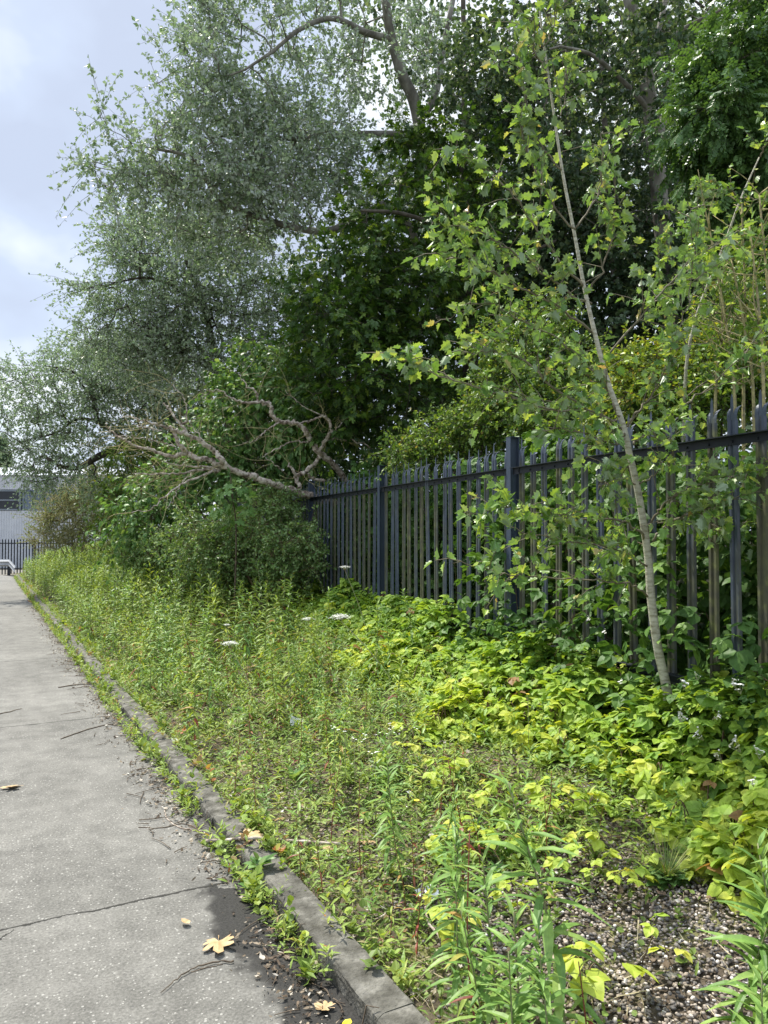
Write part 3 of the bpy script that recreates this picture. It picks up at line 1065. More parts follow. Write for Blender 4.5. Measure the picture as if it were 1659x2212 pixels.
# 2: lower poplar behind it, finer leaf
b2 = P(520, 1100, 19)
b2 = G(b2[0], 19)
tr2 = [([b2, P(500, 950, 18.5), P(470, 800, 18), P(440, 660, 17.5), P(400, 560, 17)], 0.15, 0.04),
       ([P(470, 800, 18), P(420, 745, 17.2), P(350, 720, 16.8), P(290, 700, 16.4)], 0.06, 0.015),
       ([P(440, 660, 17.5), P(380, 620, 16.8), P(320, 600, 16.3), P(250, 610, 16)], 0.06, 0.015)]
bl2 = [blob(380, 555, 17, 170, 90, 1.6, 1.2), blob(290, 530, 16.6, 70, 50, .8, 1.2), blob(330, 630, 16.6, 145, 70, 1.4, 1.2), blob(215, 640, 16.2, 45, 34, .6, 1.5), blob(250, 560, 16.2, 55, 40, .6, 1.2), blob(500, 560, 17.5, 140, 110, 1.6, 1.1),
       blob(430, 700, 17.2, 190, 80, 1.6, 1.2), blob(320, 750, 16.8, 130, 60, 1.2, 1.2), blob(560, 680, 17.5, 120, 90, 1.6), blob(430, 800, 17, 150, 70, 1.4, 1), blob(250, 750, 16.8, 90, 50, 1.2, 1), blob(420, 500, 17, 170, 70, 1.3, 1), blob(340, 690, 16.8, 150, 50, 1.2, 1)]
make_tree('white_poplar', 'fine-leaved silvery poplar low behind the bigger poplar with crown against grey sky', 'tree', 'trees beyond the fence',
          tr2, bl2, 470, T_TRI, 0.066, M_WILLOW, M_BARKD, ntw=6, tlen=0.72, nleaf=19, step=0.4, jit=0.09, rtip=0.0085, expo=.47, shell=3, rtw=.0035, rcap=0.06, szvar=0.35, upn=0.6, axis_down=0.2, axis_rand=1.0)

# 3: far left willow hanging low over the verge end
b3 = P(430, 1130, 23)
b3 = G(b3[0], 23)
tr3 = [([b3, P(400, 1010, 21.5), P(330, 970, 20.5), P(268, 966, 19.8), P(215, 985, 19.4), P(170, 1010, 19), P(135, 1008, 18.6), P(95, 985, 18.3)], 0.17, 0.03),
       ([P(300, 966, 20.2), P(250, 935, 20), P(212, 908, 19.8), P(205, 885, 19.7), P(185, 882, 19.5)], 0.09, 0.05),
       ([P(225, 915, 19.8), P(170, 905, 19.4), P(120, 935, 19), P(60, 950, 18.7)], 0.05, 0.015),
       ([P(268, 970, 19.8), P(277, 1020, 19.6), P(282, 1060, 19.5), P(280, 1110, 19.4)], 0.03, 0.008),
       ([P(205, 885, 19.7), P(190, 830, 19.7), P(150, 800, 19.5), P(90, 790, 19.2)], 0.05, 0.015)]
bl3 = [blob(110, 850, 19, 120, 60, 1.4, 1.1), blob(45, 815, 18.8, 55, 45, .9, 1.1), blob(230, 800, 19.8, 130, 70, 1.5, 1.3), blob(35, 970, 18.4, 45, 48, .7, 1.3), blob(100, 1000, 18.6, 90, 40, .8, 1.2),
       blob(80, 905, 18.7, 110, 50, 1.2, 1), blob(200, 930, 19.6, 110, 50, 1.2, .8), blob(300, 860, 20, 110, 80, 1.4, 1.2), blob(60, 1040, 18.5, 55, 22, .5, 1.0), blob(210, 1040, 19.5, 80, 40, .8, .6), blob(380, 900, 20.5, 120, 90, 1.5, 1.1), blob(180, 770, 19.7, 120, 40, 1.2, 1.2), blob(300, 780, 19.8, 130, 60, 1.3, 1.2)]
make_tree('willow_tree', 'silvery willow at the far end with crooked dark limbs bending down over the road', 'tree', 'trees beyond the fence',
          tr3, bl3, 380, T_TRI, 0.068, M_WILLOW, M_BARKD, ntw=6, tlen=0.75, nleaf=19, step=0.35, jit=0.09, expo=.47, shell=3, rtw=.0035, rtip=0.0095, rcap=0.06, szvar=0.35, upn=0.6, axis_down=0.25, axis_rand=1.0)

# 4: dark maple in the middle, big lobed leaves in layered sprays
b4 = P(1000, 1120, 12.5)
b4 = G(b4[0], 12.5)
tr4 = [([b4, P(1010, 900, 12.5), P(1020, 700, 12.5), P(1010, 500, 12.4), P(990, 300, 12.3)], 0.16, 0.05),
       ([P(1015, 760, 12.5), P(930, 640, 12.0), P(850, 560, 11.6)], 0.06, 0.02), ([P(1010, 880, 12.5), P(900, 830, 11.9), P(800, 800, 11.4)], 0.06, 0.02),
       ([P(1012, 640, 12.5), P(1120, 560, 12.3), P(1200, 520, 12.3)], 0.06, 0.02),
       ([P(1050, 590, 12.5), P(960, 500, 11.6), P(870, 462, 11.2), P(780, 455, 11.0)], 0.05, 0.02)]
bl4 = [blob(810, 560, 11.3, 100, 90, .9, 1.4), blob(730, 690, 11.2, 100, 90, .9, 1.3), blob(660, 620, 11.4, 55, 60, .6, 1.1), blob(880, 470, 11.6, 110, 80, .9, 1.1), blob(930, 285, 12, 85, 45, .8, 1.3),
       blob(790, 800, 11.2, 130, 100, .9, 1.2), blob(900, 690, 11.6, 130, 120, 1, 1.1), blob(740, 880, 11.5, 90, 80, .8, .8), blob(870, 880, 11.3, 120, 90, .9, 1.0), blob(1010, 560, 12, 110, 130, 1.2, .9), blob(1000, 380, 12.2, 110, 80, 1, .9), blob(1020, 800, 12, 110, 130, 1, .9), blob(660, 780, 11.6, 45, 60, .6, .6)]
make_tree('maple_tree', 'dark green maple with dense layered lobed leaves behind the middle of the fence', 'tree', 'trees beyond the fence',
          tr4, bl4, 330, T_MAPLE, 0.125, M_MAPLE, M_BARKD, ntw=5, tlen=0.45, nleaf=9, step=0.4, rtip=0.004, rcap=0.05, upn=1.5, axis_down=0.45, axis_rand=0.6, axis_dir=0.7, shell=3)

# 5: trees of the dark wood on the right
b5 = P(1440, 1100, 13.5)
b5 = G(b5[0], 13.5)
tr5 = [([b5, P(1445, 700, 13), P(1425, 430, 12.8), P(1412, 300, 12.6), P(1395, 150, 12.4), P(1375, 60, 12.2), P(1345, -60, 12)], 0.17, 0.10),
       ([P(1425, 300, 12.7), P(1440, 200, 12.8), P(1420, 100, 12.9), P(1450, -60, 13)], 0.07, 0.04),
       ([P(1405, 240, 12.5), P(1350, 180, 12.3), P(1280, 120, 12), P(1210, 100, 11.8)], 0.05, 0.02), ([P(1395, 120, 12.4), P(1480, 60, 12.2), P(1560, 20, 12)], 0.05, 0.02)]
bl5 = [blob(1250, 80, 13.6, 150, 90, 1, .7), blob(1100, 60, 12.6, 110, 90, 1.2, .8), blob(1150, 220, 12.6, 140, 90, 1.1, 1), blob(1320, 250, 13.9, 120, 90, 1, .7), blob(1300, 400, 13.6, 170, 80, 1, 1), blob(1180, 400, 12.6, 110, 90, 1.1, 1), blob(1530, 60, 13.4, 130, 90, 1, .9), blob(1050, 180, 12.8, 90, 110, 1.1, .9), blob(1380, 480, 13.4, 120, 80, 1, .9), blob(1500, 230, 14, 90, 110, 1, .8), blob(1420, 150, 11.6, 90, 90, .5, .35), blob(1380, 30, 11.5, 100, 60, .5, .4)]
make_tree('woodland_tree', 'tall shaded tree with thick bare mottled trunk right of the top middle', 'tree', 'trees beyond the fence',
          tr5, bl5, 330, T_ROUND, 0.075, M_WOOD_DARK, M_BARKP, ntw=6, tlen=0.5, nleaf=14, step=0.35, jit=0.07, rtip=0.005, rcap=0.06)

b6 = P(1690, 1000, 11)
b6 = G(b6[0], 11)
tr6 = [([b6, P(1680, 600, 10.5), P(1650, 300, 10), P(1620, 100, 9.8), P(1600, -60, 9.8)], 0.13, 0.06), ([P(1660, 380, 10.2), P(1580, 260, 9.6), P(1520, 200, 9.2)], 0.05, 0.015)]
bl6 = [blob(1580, 170, 9.4, 100, 70, .8, 1.3), blob(1540, 260, 9.2, 90, 60, .7, 1.3), blob(1620, 320, 9.4, 90, 70, .8, 1.2), blob(1640, 60, 9.6, 60, 80, .8, 1.2), blob(1580, 430, 9.8, 90, 60, .9, 1.0), blob(1660, 480, 9.8, 80, 80, .9, 1)]
make_tree('ash_tree', 'dark ash with drooping feathered leaves filling the top right corner', 'tree', 'trees beyond the fence',
          tr6, bl6, 190, T_ASH, 0.19, M_ASH, M_BARKD, ntw=5, tlen=0.4, nleaf=8, step=0.35, rtip=0.005, rcap=0.05, upn=1.3, axis_down=0.6, axis_rand=0.5, axis_dir=0.8)

b7 = P(1230, 1100, 15)
b7 = G(b7[0], 15)
tr7 = [([b7, P(1225, 800, 14.8), P(1210, 560, 14.7), P(1220, 350, 14.6), P(1230, 150, 14.5), P(1225, -60, 14.5)], 0.15, 0.07), ([P(1215, 600, 14.7), P(1120, 480, 14.3), P(1060, 400, 14)], 0.06, 0.02)]
bl7 = [blob(1100, 600, 13.6, 150, 110, 1.3, 1.1), blob(1250, 600, 13.6, 150, 120, 1.3, 1), blob(1400, 640, 13.4, 150, 110, 1.3, 1), blob(1150, 750, 13.4, 160, 110, 1.2, 1), blob(1330, 760, 13.2, 170, 100, 1.2, 1), blob(1530, 600, 13.2, 120, 120, 1.2, 1), blob(1550, 760, 13, 120, 100, 1.2, 1), blob(1060, 480, 13.8, 100, 90, 1.1, .8), blob(1230, 500, 13.8, 130, 70, 1.1, .7)]
make_tree('woodland_tree', 'dark understorey tree of the wood behind the sapling, its trunk hidden', 'tree', 'trees beyond the fence',
          tr7, bl7, 330, T_ROUND, 0.085, M_WOOD_DARK, M_BARKD, ntw=6, tlen=0.5, nleaf=13, step=0.4, rtip=0.005, rcap=0.05)

# the wood behind reads as one dark mass with chinks of sky near the top
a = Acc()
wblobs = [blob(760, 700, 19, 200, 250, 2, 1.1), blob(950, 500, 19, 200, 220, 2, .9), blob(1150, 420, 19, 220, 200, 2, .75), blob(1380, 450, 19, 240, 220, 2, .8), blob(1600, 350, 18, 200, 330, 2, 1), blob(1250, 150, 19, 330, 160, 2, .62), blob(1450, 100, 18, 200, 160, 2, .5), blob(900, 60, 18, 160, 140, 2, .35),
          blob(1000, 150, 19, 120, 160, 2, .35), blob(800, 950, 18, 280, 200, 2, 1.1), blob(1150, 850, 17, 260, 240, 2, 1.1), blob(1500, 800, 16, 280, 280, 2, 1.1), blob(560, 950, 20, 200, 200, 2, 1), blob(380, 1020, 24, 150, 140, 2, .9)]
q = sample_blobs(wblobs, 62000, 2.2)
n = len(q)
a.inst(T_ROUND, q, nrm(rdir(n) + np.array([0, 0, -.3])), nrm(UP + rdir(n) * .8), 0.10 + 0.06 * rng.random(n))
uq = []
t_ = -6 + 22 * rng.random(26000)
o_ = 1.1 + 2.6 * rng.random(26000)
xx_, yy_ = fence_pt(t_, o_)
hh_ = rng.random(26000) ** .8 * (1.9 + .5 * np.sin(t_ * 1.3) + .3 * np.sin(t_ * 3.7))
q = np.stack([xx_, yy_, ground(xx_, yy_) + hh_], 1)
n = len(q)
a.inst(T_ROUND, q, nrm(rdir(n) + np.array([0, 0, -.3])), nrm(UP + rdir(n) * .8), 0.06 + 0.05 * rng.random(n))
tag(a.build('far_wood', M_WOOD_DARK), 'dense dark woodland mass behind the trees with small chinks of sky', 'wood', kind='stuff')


def trunk_tree(px, Y, top, r, lean):
    p0 = P(px, 1050, Y)
    g0 = G(p0[0], Y)
    w = Acc()
    sp = spline([g0, P(px + lean * .3, 700, Y), P(px + lean * .7, 300, Y), P(px + lean, top, Y)], 8)
    w.path(sp, np.linspace(r, r * .55, len(sp)), 8)
    tips = []
    for k_ in range(9):
        i = rng.integers(8, len(sp) - 1)
        dv = nrm(np.array([rng.normal(), rng.normal() * .5, 0.6]))
        L = 1.0 + rng.random() * 1.3
        pts = spline([sp[i], sp[i] + dv * L * .5 + np.array([0, 0, .05]), sp[i] + dv * L + np.array([0, 0, .25 * L])], 4)
        w.path(pts, np.linspace(r * .28, r * .06, len(pts)), 5)
        tips += [pts[-1], pts[-3]]
    return g0, w, np.array(tips)


for i, (px, Y, top, r, lean, lab) in enumerate([
        (1350, 16, -60, 0.09, -60, 'slim dark trunk left of the thick mottled trunk in the wood'),
        (1500, 15.5, -60, 0.10, 40, 'dark upright trunk between the mottled trunk and the ash'),
        (1130, 17, -60, 0.10, 60, 'slim trunk rising in the wood left of the sapling tip'),
        (1010, 16.5, -60, 0.09, -10, 'slim grey trunk beside the leaning poplar trunk')]):
    g0, w, tips = trunk_tree(px, Y, top, r, lean)
    root = thing('woodland_tree', lab, 'tree', tuple(g0), 0, 'trees beyond the fence')
    c = Acc()
    twigs_and_leaves(w, c, tips, rdir(len(tips)), T_ROUND, 0.08, 7, 0.6, 14)
    w.V = [v - g0 for v in w.V]
    c.V = [v - g0 for v in c.V]
    w.build('trunk', M_BARKD, root, True)
    c.build('crown', M_WOOD_DARK, root)

# ------------------------------------------------------------------ shrubs
def shrub(name, label, cat, base, blobs, ntarget, T, size, m_leaf, m_bark=None, group=None, nstem=5, **kw):
    base = np.asarray(base, float)
    tr = []
    cen = np.mean([b[0] for b in blobs], axis=0)
    for k_ in range(nstem):
        c = blobs[k_ % len(blobs)][0]
        foot = base + np.array([rng.normal() * .12, rng.normal() * .12, 0])
        mid = foot * .5 + c * .5 + np.array([0, 0, .15])
        tr.append(([foot, mid, c], 0.022, 0.008))
    return make_tree(name, label, cat, group, tr, blobs, ntarget, T, size, m_leaf, m_bark or M_TWIG, rcap=0.015, trunk_sides=5, **kw)


p_ = P(520, 1200, 13.5)
shrub('broadleaf_shrub', 'large green shrub of drooping broad leaves under the dead branch left of the fence', 'shrub', G(p_[0], 13.5),
      [blob(400, 1040, 12.8, 110, 60, .8, 1.2), blob(480, 960, 13, 100, 80, .8, 1), blob(330, 1110, 12.6, 90, 45, .7, 1.2), blob(560, 1010, 13, 100, 80, .8, 1), blob(430, 1130, 12.6, 110, 60, .7, 1), blob(640, 950, 13, 70, 80, .7, .9), blob(290, 1170, 12.8, 60, 40, .5, .9)],
      260, T_OVATE, 0.088, M_LILAC, ntw=5, tlen=0.35, nleaf=8, upn=1.2, axis_down=0.7, axis_rand=0.5, axis_dir=0.7, shell=3, group='shrubs along the fence')
p_ = P(600, 1100, 14)
shrub('broadleaf_shrub', 'taller green shrub with pale drooping leaves between the silvery poplar and the maple', 'shrub', G(p_[0], 14),
      [blob(545, 790, 13.4, 70, 60, .7, 1), blob(600, 870, 12.6, 90, 70, .7, 1), blob(520, 870, 13.4, 80, 60, .7, 1), blob(640, 780, 12.6, 60, 60, .6, .9), blob(680, 870, 11.8, 60, 50, .5, .9), blob(660, 940, 11.8, 70, 50, .5, .9)],
      200, T_OVATE, 0.095, M_LILAC, ntw=5, tlen=0.35, nleaf=8, upn=1.2, axis_down=0.7, axis_rand=0.5, axis_dir=0.7, shell=3, group='shrubs along the fence')
p_ = P(270, 1190, 19)
shrub('yellow_green_shrub', 'bright yellow-green bush below the willow branch', 'shrub', G(p_[0], 19),
      [blob(285, 1010, 18.2, 50, 60, .8, 1), blob(270, 1090, 18, 60, 60, .8, 1), blob(330, 1000, 18.4, 50, 70, .8, 1), blob(250, 1150, 18, 60, 40, .7, .8)],
      130, T_TRI, 0.07, M_HAW, ntw=6, tlen=0.35, nleaf=14, group='shrubs along the fence')
p_ = P(165, 1210, 23)
shrub('twiggy_brown_shrub', 'brownish wispy twiggy shrub in front of the corrugated building', 'shrub', G(p_[0], 23),
      [blob(105, 1110, 22.3, 50, 40, .7, .7), blob(220, 1060, 22.5, 50, 50, .8, 1), blob(150, 1120, 22.5, 70, 60, .9, 1.2), blob(190, 1090, 22.5, 60, 60, .9, 1.2), blob(110, 1150, 22.3, 50, 40, .7, 1), blob(200, 1160, 22.3, 60, 45, .8, 1), blob(160, 1175, 22.2, 60, 30, .7, 1)],
      230, T_TRI, 0.055, M_TAMA, M_LICHEN, ntw=8, tlen=0.5, nleaf=8, axis_down=-0.2, axis_dir=1.2, axis_rand=0.5, bias=(0, 0, .4), rtw=0.005, group='shrubs along the fence')
# hawthorns behind the fence
for (lab, px, Y, bl, nt_, mat) in [
    ('yellow-green hawthorn spilling over the fence top at the middle post', 960, 8.6,
     [blob(920, 965, 8.4, 80, 40, .4, 1.1), blob(1000, 930, 8.6, 90, 50, .5, 1), blob(880, 985, 8.6, 50, 35, .35, 1), blob(1060, 900, 8.4, 90, 60, .5, 1)], 120, M_HAW),
    ('dense hawthorn behind the fence left of the sapling trunk', 1130, 8.2,
     [blob(1120, 860, 8.2, 110, 70, .5, 1), blob(1190, 800, 8.4, 110, 70, .5, 1), blob(1090, 760, 8.6, 90, 60, .5, .9), blob(1200, 900, 7.8, 110, 50, .4, 1), blob(1150, 690, 8.8, 90, 60, .5, .8)], 190, M_HAW),
    ('yellowish hawthorn behind the fence right of the sapling trunk', 1420, 6.9,
     [blob(1400, 800, 6.8, 90, 60, .4, 1.1), blob(1480, 770, 6.9, 90, 50, .4, 1), blob(1370, 870, 6.6, 90, 50, .35, 1)], 110, M_HAWY),
    ('green hawthorn behind the fence at the right edge of the picture', 1570, 6.6,
     [blob(1560, 830, 6.5, 100, 70, .4, 1), blob(1640, 760, 6.6, 80, 90, .4, 1), blob(1480, 880, 6.4, 90, 50, .35, 1), blob(1600, 650, 7.2, 90, 80, .5, .8), blob(1290, 930, 7.0, 100, 45, .4, 1)], 170, M_HAW)]:
    p_ = P(px, 1200, Y)
    shrub('hawthorn', lab, 'shrub', G(p_[0], Y), bl, nt_, T_TRI, 0.042, mat, M_BARKD, ntw=6, tlen=0.22, nleaf=16, upn=1.2, axis_rand=0.7, shell=2.6, group='hawthorns behind the fence')

# rose and bramble bush growing through the fence on the left, in front of it
p_ = P(560, 1290, 10.4)
shrub('wild_rose_bush', 'dark wild rose bush in front of the left end of the fence', 'shrub', G(p_[0], 10.2),
      [blob(560, 1130, 10.6, 90, 50, .5, 1.2), blob(620, 1180, 10.2, 80, 70, .5, 1.2), blob(480, 1180, 10.6, 90, 60, .5, 1.2), blob(520, 1230, 10.6, 100, 45, .4, 1.0), blob(640, 1230, 10.0, 60, 45, .35, 1.0), blob(420, 1160, 11, 70, 50, .5, 1), blob(590, 1080, 10.9, 60, 30, .4, .8)],
      280, T_TRI, 0.045, M_ROSE, M_CANE, ntw=6, tlen=0.28, nleaf=15, shell=2.6, group='shrubs along the fence')
p_ = P(390, 1260, 13.2)
shrub('wild_rose_bush', 'smaller dark green bush between the tall weeds and the broad-leaved shrub', 'shrub', G(p_[0], 12.4),
      [blob(390, 1190, 12, 80, 45, .5, 1), blob(320, 1200, 12.4, 60, 35, .5, 1), blob(450, 1230, 11.4, 70, 35, .4, 1)],
      100, T_TRI, 0.05, M_ROSE, M_CANE, ntw=6, tlen=0.28, nleaf=14, group='shrubs along the fence')
# small sycamore seedling with big leaves in that bush
w, c = Acc(), Acc()
g0 = P(505, 1250, 10)
g0 = G(g0[0], 10)
sp = spline([g0, P(510, 1150, 9.9), P(500, 1060, 9.8), P(496, 1010, 9.8)], 5)
w.path(sp - g0, np.linspace(.014, .004, len(sp)), 5)
tt = np.array([P(500, 1075, 9.75), P(520, 1050, 9.7), P(475, 1050, 9.7), P(500, 1030, 9.8), P(535, 1085, 9.7), P(470, 1095, 9.7), P(500, 1110, 9.7)])
w.edges(np.repeat(sp[-8][None] - g0, 7, 0), tt - g0, .005, .003, 4)
twigs_and_leaves(None, c, tt, rdir(7), T_MAPLE, .14, 4, .12, 3, upn=1.5, axis_down=.5)
c.V = [v - g0 for v in c.V]
root = thing('sycamore_seedling', 'young sycamore with large lobed leaves poking out of the rose bush', 'sapling', tuple(g0))
w.build('trunk', M_TWIG, root, True)
c.build('crown', M_LILAC, root)

# thin lichen-covered stems behind the fence on the right
for i, (x0, y0, x1, y1, Y, lab) in enumerate([
        (1588, 880, 1528, 470, 5.75, 'yellow lichen-crusted stem behind the fence, leftmost of the thin bare stems'),
        (1606, 880, 1602, 440, 5.85, 'straight lichen-crusted stem behind the fence, second of the thin bare stems'),
        (1628, 880, 1580, 560, 5.7, 'pale slanting stem behind the fence between the lichen-crusted ones'),
        (1650, 880, 1618, 480, 5.5, 'lichen-crusted stem behind the fence nearest the right edge'),
        (1545, 880, 1560, 600, 5.9, 'short thin grey stem left of the lichen-crusted stems'),
        (1668, 880, 1640, 420, 5.6, 'tall thin stem at the right edge behind the last pale')]):
    g0 = P(x0, 1150, Y)
    g0 = G(g0[0], Y)
    w = Acc()
    sp = spline([g0, P(x0, y0, Y), P((x0 + x1) / 2 + 6, (y0 + y1) / 2, Y), P(x1, y1, Y)], 7)
    w.path(sp - g0, np.linspace(.015, .006, len(sp)), 6)
    for k_ in range(18):
        j = rng.integers(8, len(sp))
        dv = nrm(np.array([rng.normal(), rng.normal(), .5 + rng.random()]))
        L = .15 + .35 * rng.random()
        pts = spline([sp[j] - g0, sp[j] - g0 + dv * L * .5 + rng.normal(size=3) * .02, sp[j] - g0 + dv * L], 3)
        w.path(pts, np.linspace(.006, .002, len(pts)), 4)
    root = thing('lichen_sapling', lab, 'sapling', tuple(g0), 0, 'thin stems behind the fence')
    w.build('trunk', M_LICHEN, root, True)
    c = Acc()
    tt = sp[rng.integers(10, len(sp), 7)]
    twigs_and_leaves(None, c, tt, rdir(7), T_TRI, .045, 4, .25, 8)
    c.V = [v - g0 for v in c.V]
    c.build('crown', M_HAW, root)

# ------------------------------------------------------------------ the dead tree lying over the fence
def c7(x, y, Y):
    """point from the 1659-wide crop of the dead tree"""
    return P((300 + x / 1.952) / 1.507, (1250 + y / 1.952) / 1.507, Y)


def dead_limb(acc, pts, r0, r1, n=6, wob=0.012):
    sp = spline(pts, 7)
    sp = sp + rng.normal(size=sp.shape) * wob * np.linspace(0.6, 1, len(sp))[:, None]
    acc.path(sp, np.linspace(r0, r1, len(sp)) * (1 + rng.normal(size=len(sp)) * .07), n)
    return sp


def side_twigs(acc, sp, n, L, r, out=None):
    for _ in range(n):
        i = rng.integers(1, len(sp))
        dv = nrm(sp[i] - sp[i - 1])
        dv = nrm(dv * .9 + rng.normal(size=3) * .75)
        l = L * (.4 + rng.random())
        q = spline([sp[i], sp[i] + dv * l * .5 + rng.normal(size=3) * l * .07, sp[i] + dv * l + rng.normal(size=3) * l * .16], 4)
        acc.path(q, np.linspace(r, r * .35, len(q)), 4)
        for _k in range(2):
            j = rng.integers(1, len(q))
            d2 = nrm(nrm(q[j] - q[j - 1]) + rng.normal(size=3) * .7)
            l2 = l * (.25 + .4 * rng.random())
            acc.path([q[j], q[j] + d2 * l2 * .55 + rng.normal(size=3) * l2 * .06, q[j] + d2 * l2], [r * .55, r * .4, r * .2], 3)


root0 = c7(1560, 760, 11.4)
dead = thing('dead_tree', 'bare fallen tree with peeling reddish trunk resting across the top of the fence', 'dead tree', tuple(root0))
w1, w2, tw = Acc(), Acc(), Acc()
L1 = dead_limb(w1, [c7(1900, 900, 12.6), c7(1700, 810, 11.9), c7(1470, 735, 11.2), c7(1310, 690, 10.9), c7(1200, 650, 10.7), c7(1060, 600, 10.5), c7(980, 575, 10.4), c7(850, 530, 10.2)], .062, .038, 9)
for pts, r0, r1, nt_ in [
        ([c7(850, 530, 10.2), c7(740, 485, 10.1), c7(660, 470, 10), c7(600, 435, 10), c7(560, 390, 9.9), c7(530, 330, 9.9), c7(500, 270, 9.9)], .042, .02, 8),
        ([c7(850, 530, 10.2), c7(820, 480, 10.1), c7(780, 430, 10.1), c7(700, 375, 10), c7(620, 330, 9.9), c7(540, 300, 9.8), c7(440, 270, 9.7), c7(330, 235, 9.6), c7(190, 205, 9.5)], .046, .007, 12),
        ([c7(600, 435, 10), c7(520, 460, 9.9), c7(400, 430, 9.8), c7(280, 395, 9.7), c7(200, 350, 9.6), c7(130, 310, 9.6), c7(80, 250, 9.5)], .03, .007, 9),
        ([c7(830, 530, 10.2), c7(650, 525, 10), c7(560, 515, 9.9), c7(460, 498, 9.8)], .02, .006, 6),
        ([c7(810, 545, 10.2), c7(660, 550, 10), c7(560, 572, 9.8), c7(400, 565, 9.6), c7(270, 570, 9.5)], .022, .006, 8),
        ([c7(790, 545, 10.2), c7(740, 565, 10), c7(600, 620, 9.7), c7(480, 700, 9.5), c7(380, 790, 9.4), c7(250, 825, 9.3)], .018, .005, 10),
        ([c7(600, 310, 9.9), c7(560, 250, 9.9), c7(500, 180, 9.9), c7(455, 120, 9.9)], .024, .008, 4),
        ([c7(570, 255, 9.9), c7(602, 220, 9.9), c7(590, 100, 9.9), c7(520, 10, 9.9)], .014, .005, 6),
        ([c7(760, 420, 10.1), c7(700, 350, 10.2), c7(650, 290, 10.3), c7(560, 240, 10.3)], .012, .004, 5),
        ([c7(440, 300, 9.7), c7(330, 275, 9.6), c7(215, 230, 9.5)], .011, .004, 4),
        ([c7(530, 400, 9.9), c7(430, 370, 9.8), c7(300, 340, 9.7), c7(150, 330, 9.6)], .01, .004, 5),
        ([c7(640, 560, 10), c7(560, 640, 9.8), c7(520, 730, 9.7), c7(470, 800, 9.6)], .009, .004, 5)]:
    sp = dead_limb(w2, pts, r0, r1, 6)
    side_twigs(tw, sp, nt_, .55, .0042)
L2 = dead_limb(w1, [c7(1660, 700, 11.9), c7(1600, 600, 11.5), c7(1520, 500, 11.2), c7(1440, 430, 11), c7(1380, 350, 10.9), c7(1350, 290, 10.8), c7(1290, 250, 10.7), c7(1190, 240, 10.6), c7(1140, 190, 10.5), c7(1130, 130, 10.5), c7(1070, 110, 10.4)], .046, .026, 8)
for pts, r0, r1, nt_ in [
        ([c7(1075, 112, 10.4), c7(980, 120, 10.3), c7(880, 90, 10.2), c7(800, 40, 10.1), c7(690, 80, 10.1)], .02, .005, 7),
        ([c7(1050, 110, 10.4), c7(1040, 60, 10.4), c7(980, 0, 10.4), c7(930, -60, 10.4)], .018, .005, 6),
        ([c7(1440, 430, 11), c7(1500, 330, 10.9), c7(1520, 280, 10.9), c7(1490, 210, 10.9), c7(1460, 205, 10.8), c7(1390, 235, 10.8), c7(1300, 260, 10.7)], .028, .01, 8),
        ([c7(1500, 330, 10.9), c7(1560, 280, 10.9), c7(1620, 200, 11), c7(1655, 100, 11)], .012, .004, 5),
        ([c7(1490, 210, 10.9), c7(1350, 150, 10.9), c7(1280, 90, 10.9), c7(1230, 40, 10.9)], .009, .004, 4),
        ([c7(1500, 360, 11), c7(1580, 350, 11.1), c7(1700, 370, 11.2), c7(1800, 420, 11.3)], .016, .006, 6),
        ([c7(1320, 665, 10.9), c7(1300, 590, 10.9), c7(1350, 560, 10.9), c7(1420, 500, 11), c7(1455, 440, 11)], .034, .026, 6),
        ([c7(1300, 600, 10.9), c7(1280, 550, 10.8), c7(1250, 510, 10.8)], .028, .012, 3),
        ([c7(1190, 245, 10.6), c7(1100, 300, 10.4), c7(1040, 360, 10.3), c7(960, 380, 10.2)], .012, .004, 6),
        ([c7(1380, 370, 10.9), c7(1260, 370, 10.7), c7(1160, 420, 10.5), c7(1080, 460, 10.4)], .014, .005, 6),
        ([c7(1210, 555, 10.9), c7(1160, 510, 10.8), c7(1100, 460, 10.7)], .009, .004, 2),
        ([c7(1480, 620, 11.2), c7(1400, 600, 11.1), c7(1370, 570, 11)], .03, .012, 4)]:
    sp = dead_limb(w2, pts, r0, r1, 6)
    side_twigs(tw, sp, nt_, .5, .004)
for A_ in (w1, w2, tw):
    A_.V = [v - root0 for v in A_.V]
w1.build('trunk', M_DEAD, dead, True)
w2.build('branches', M_DEAD, dead, True)
tw.build('twigs', M_LICHEN, dead, True)

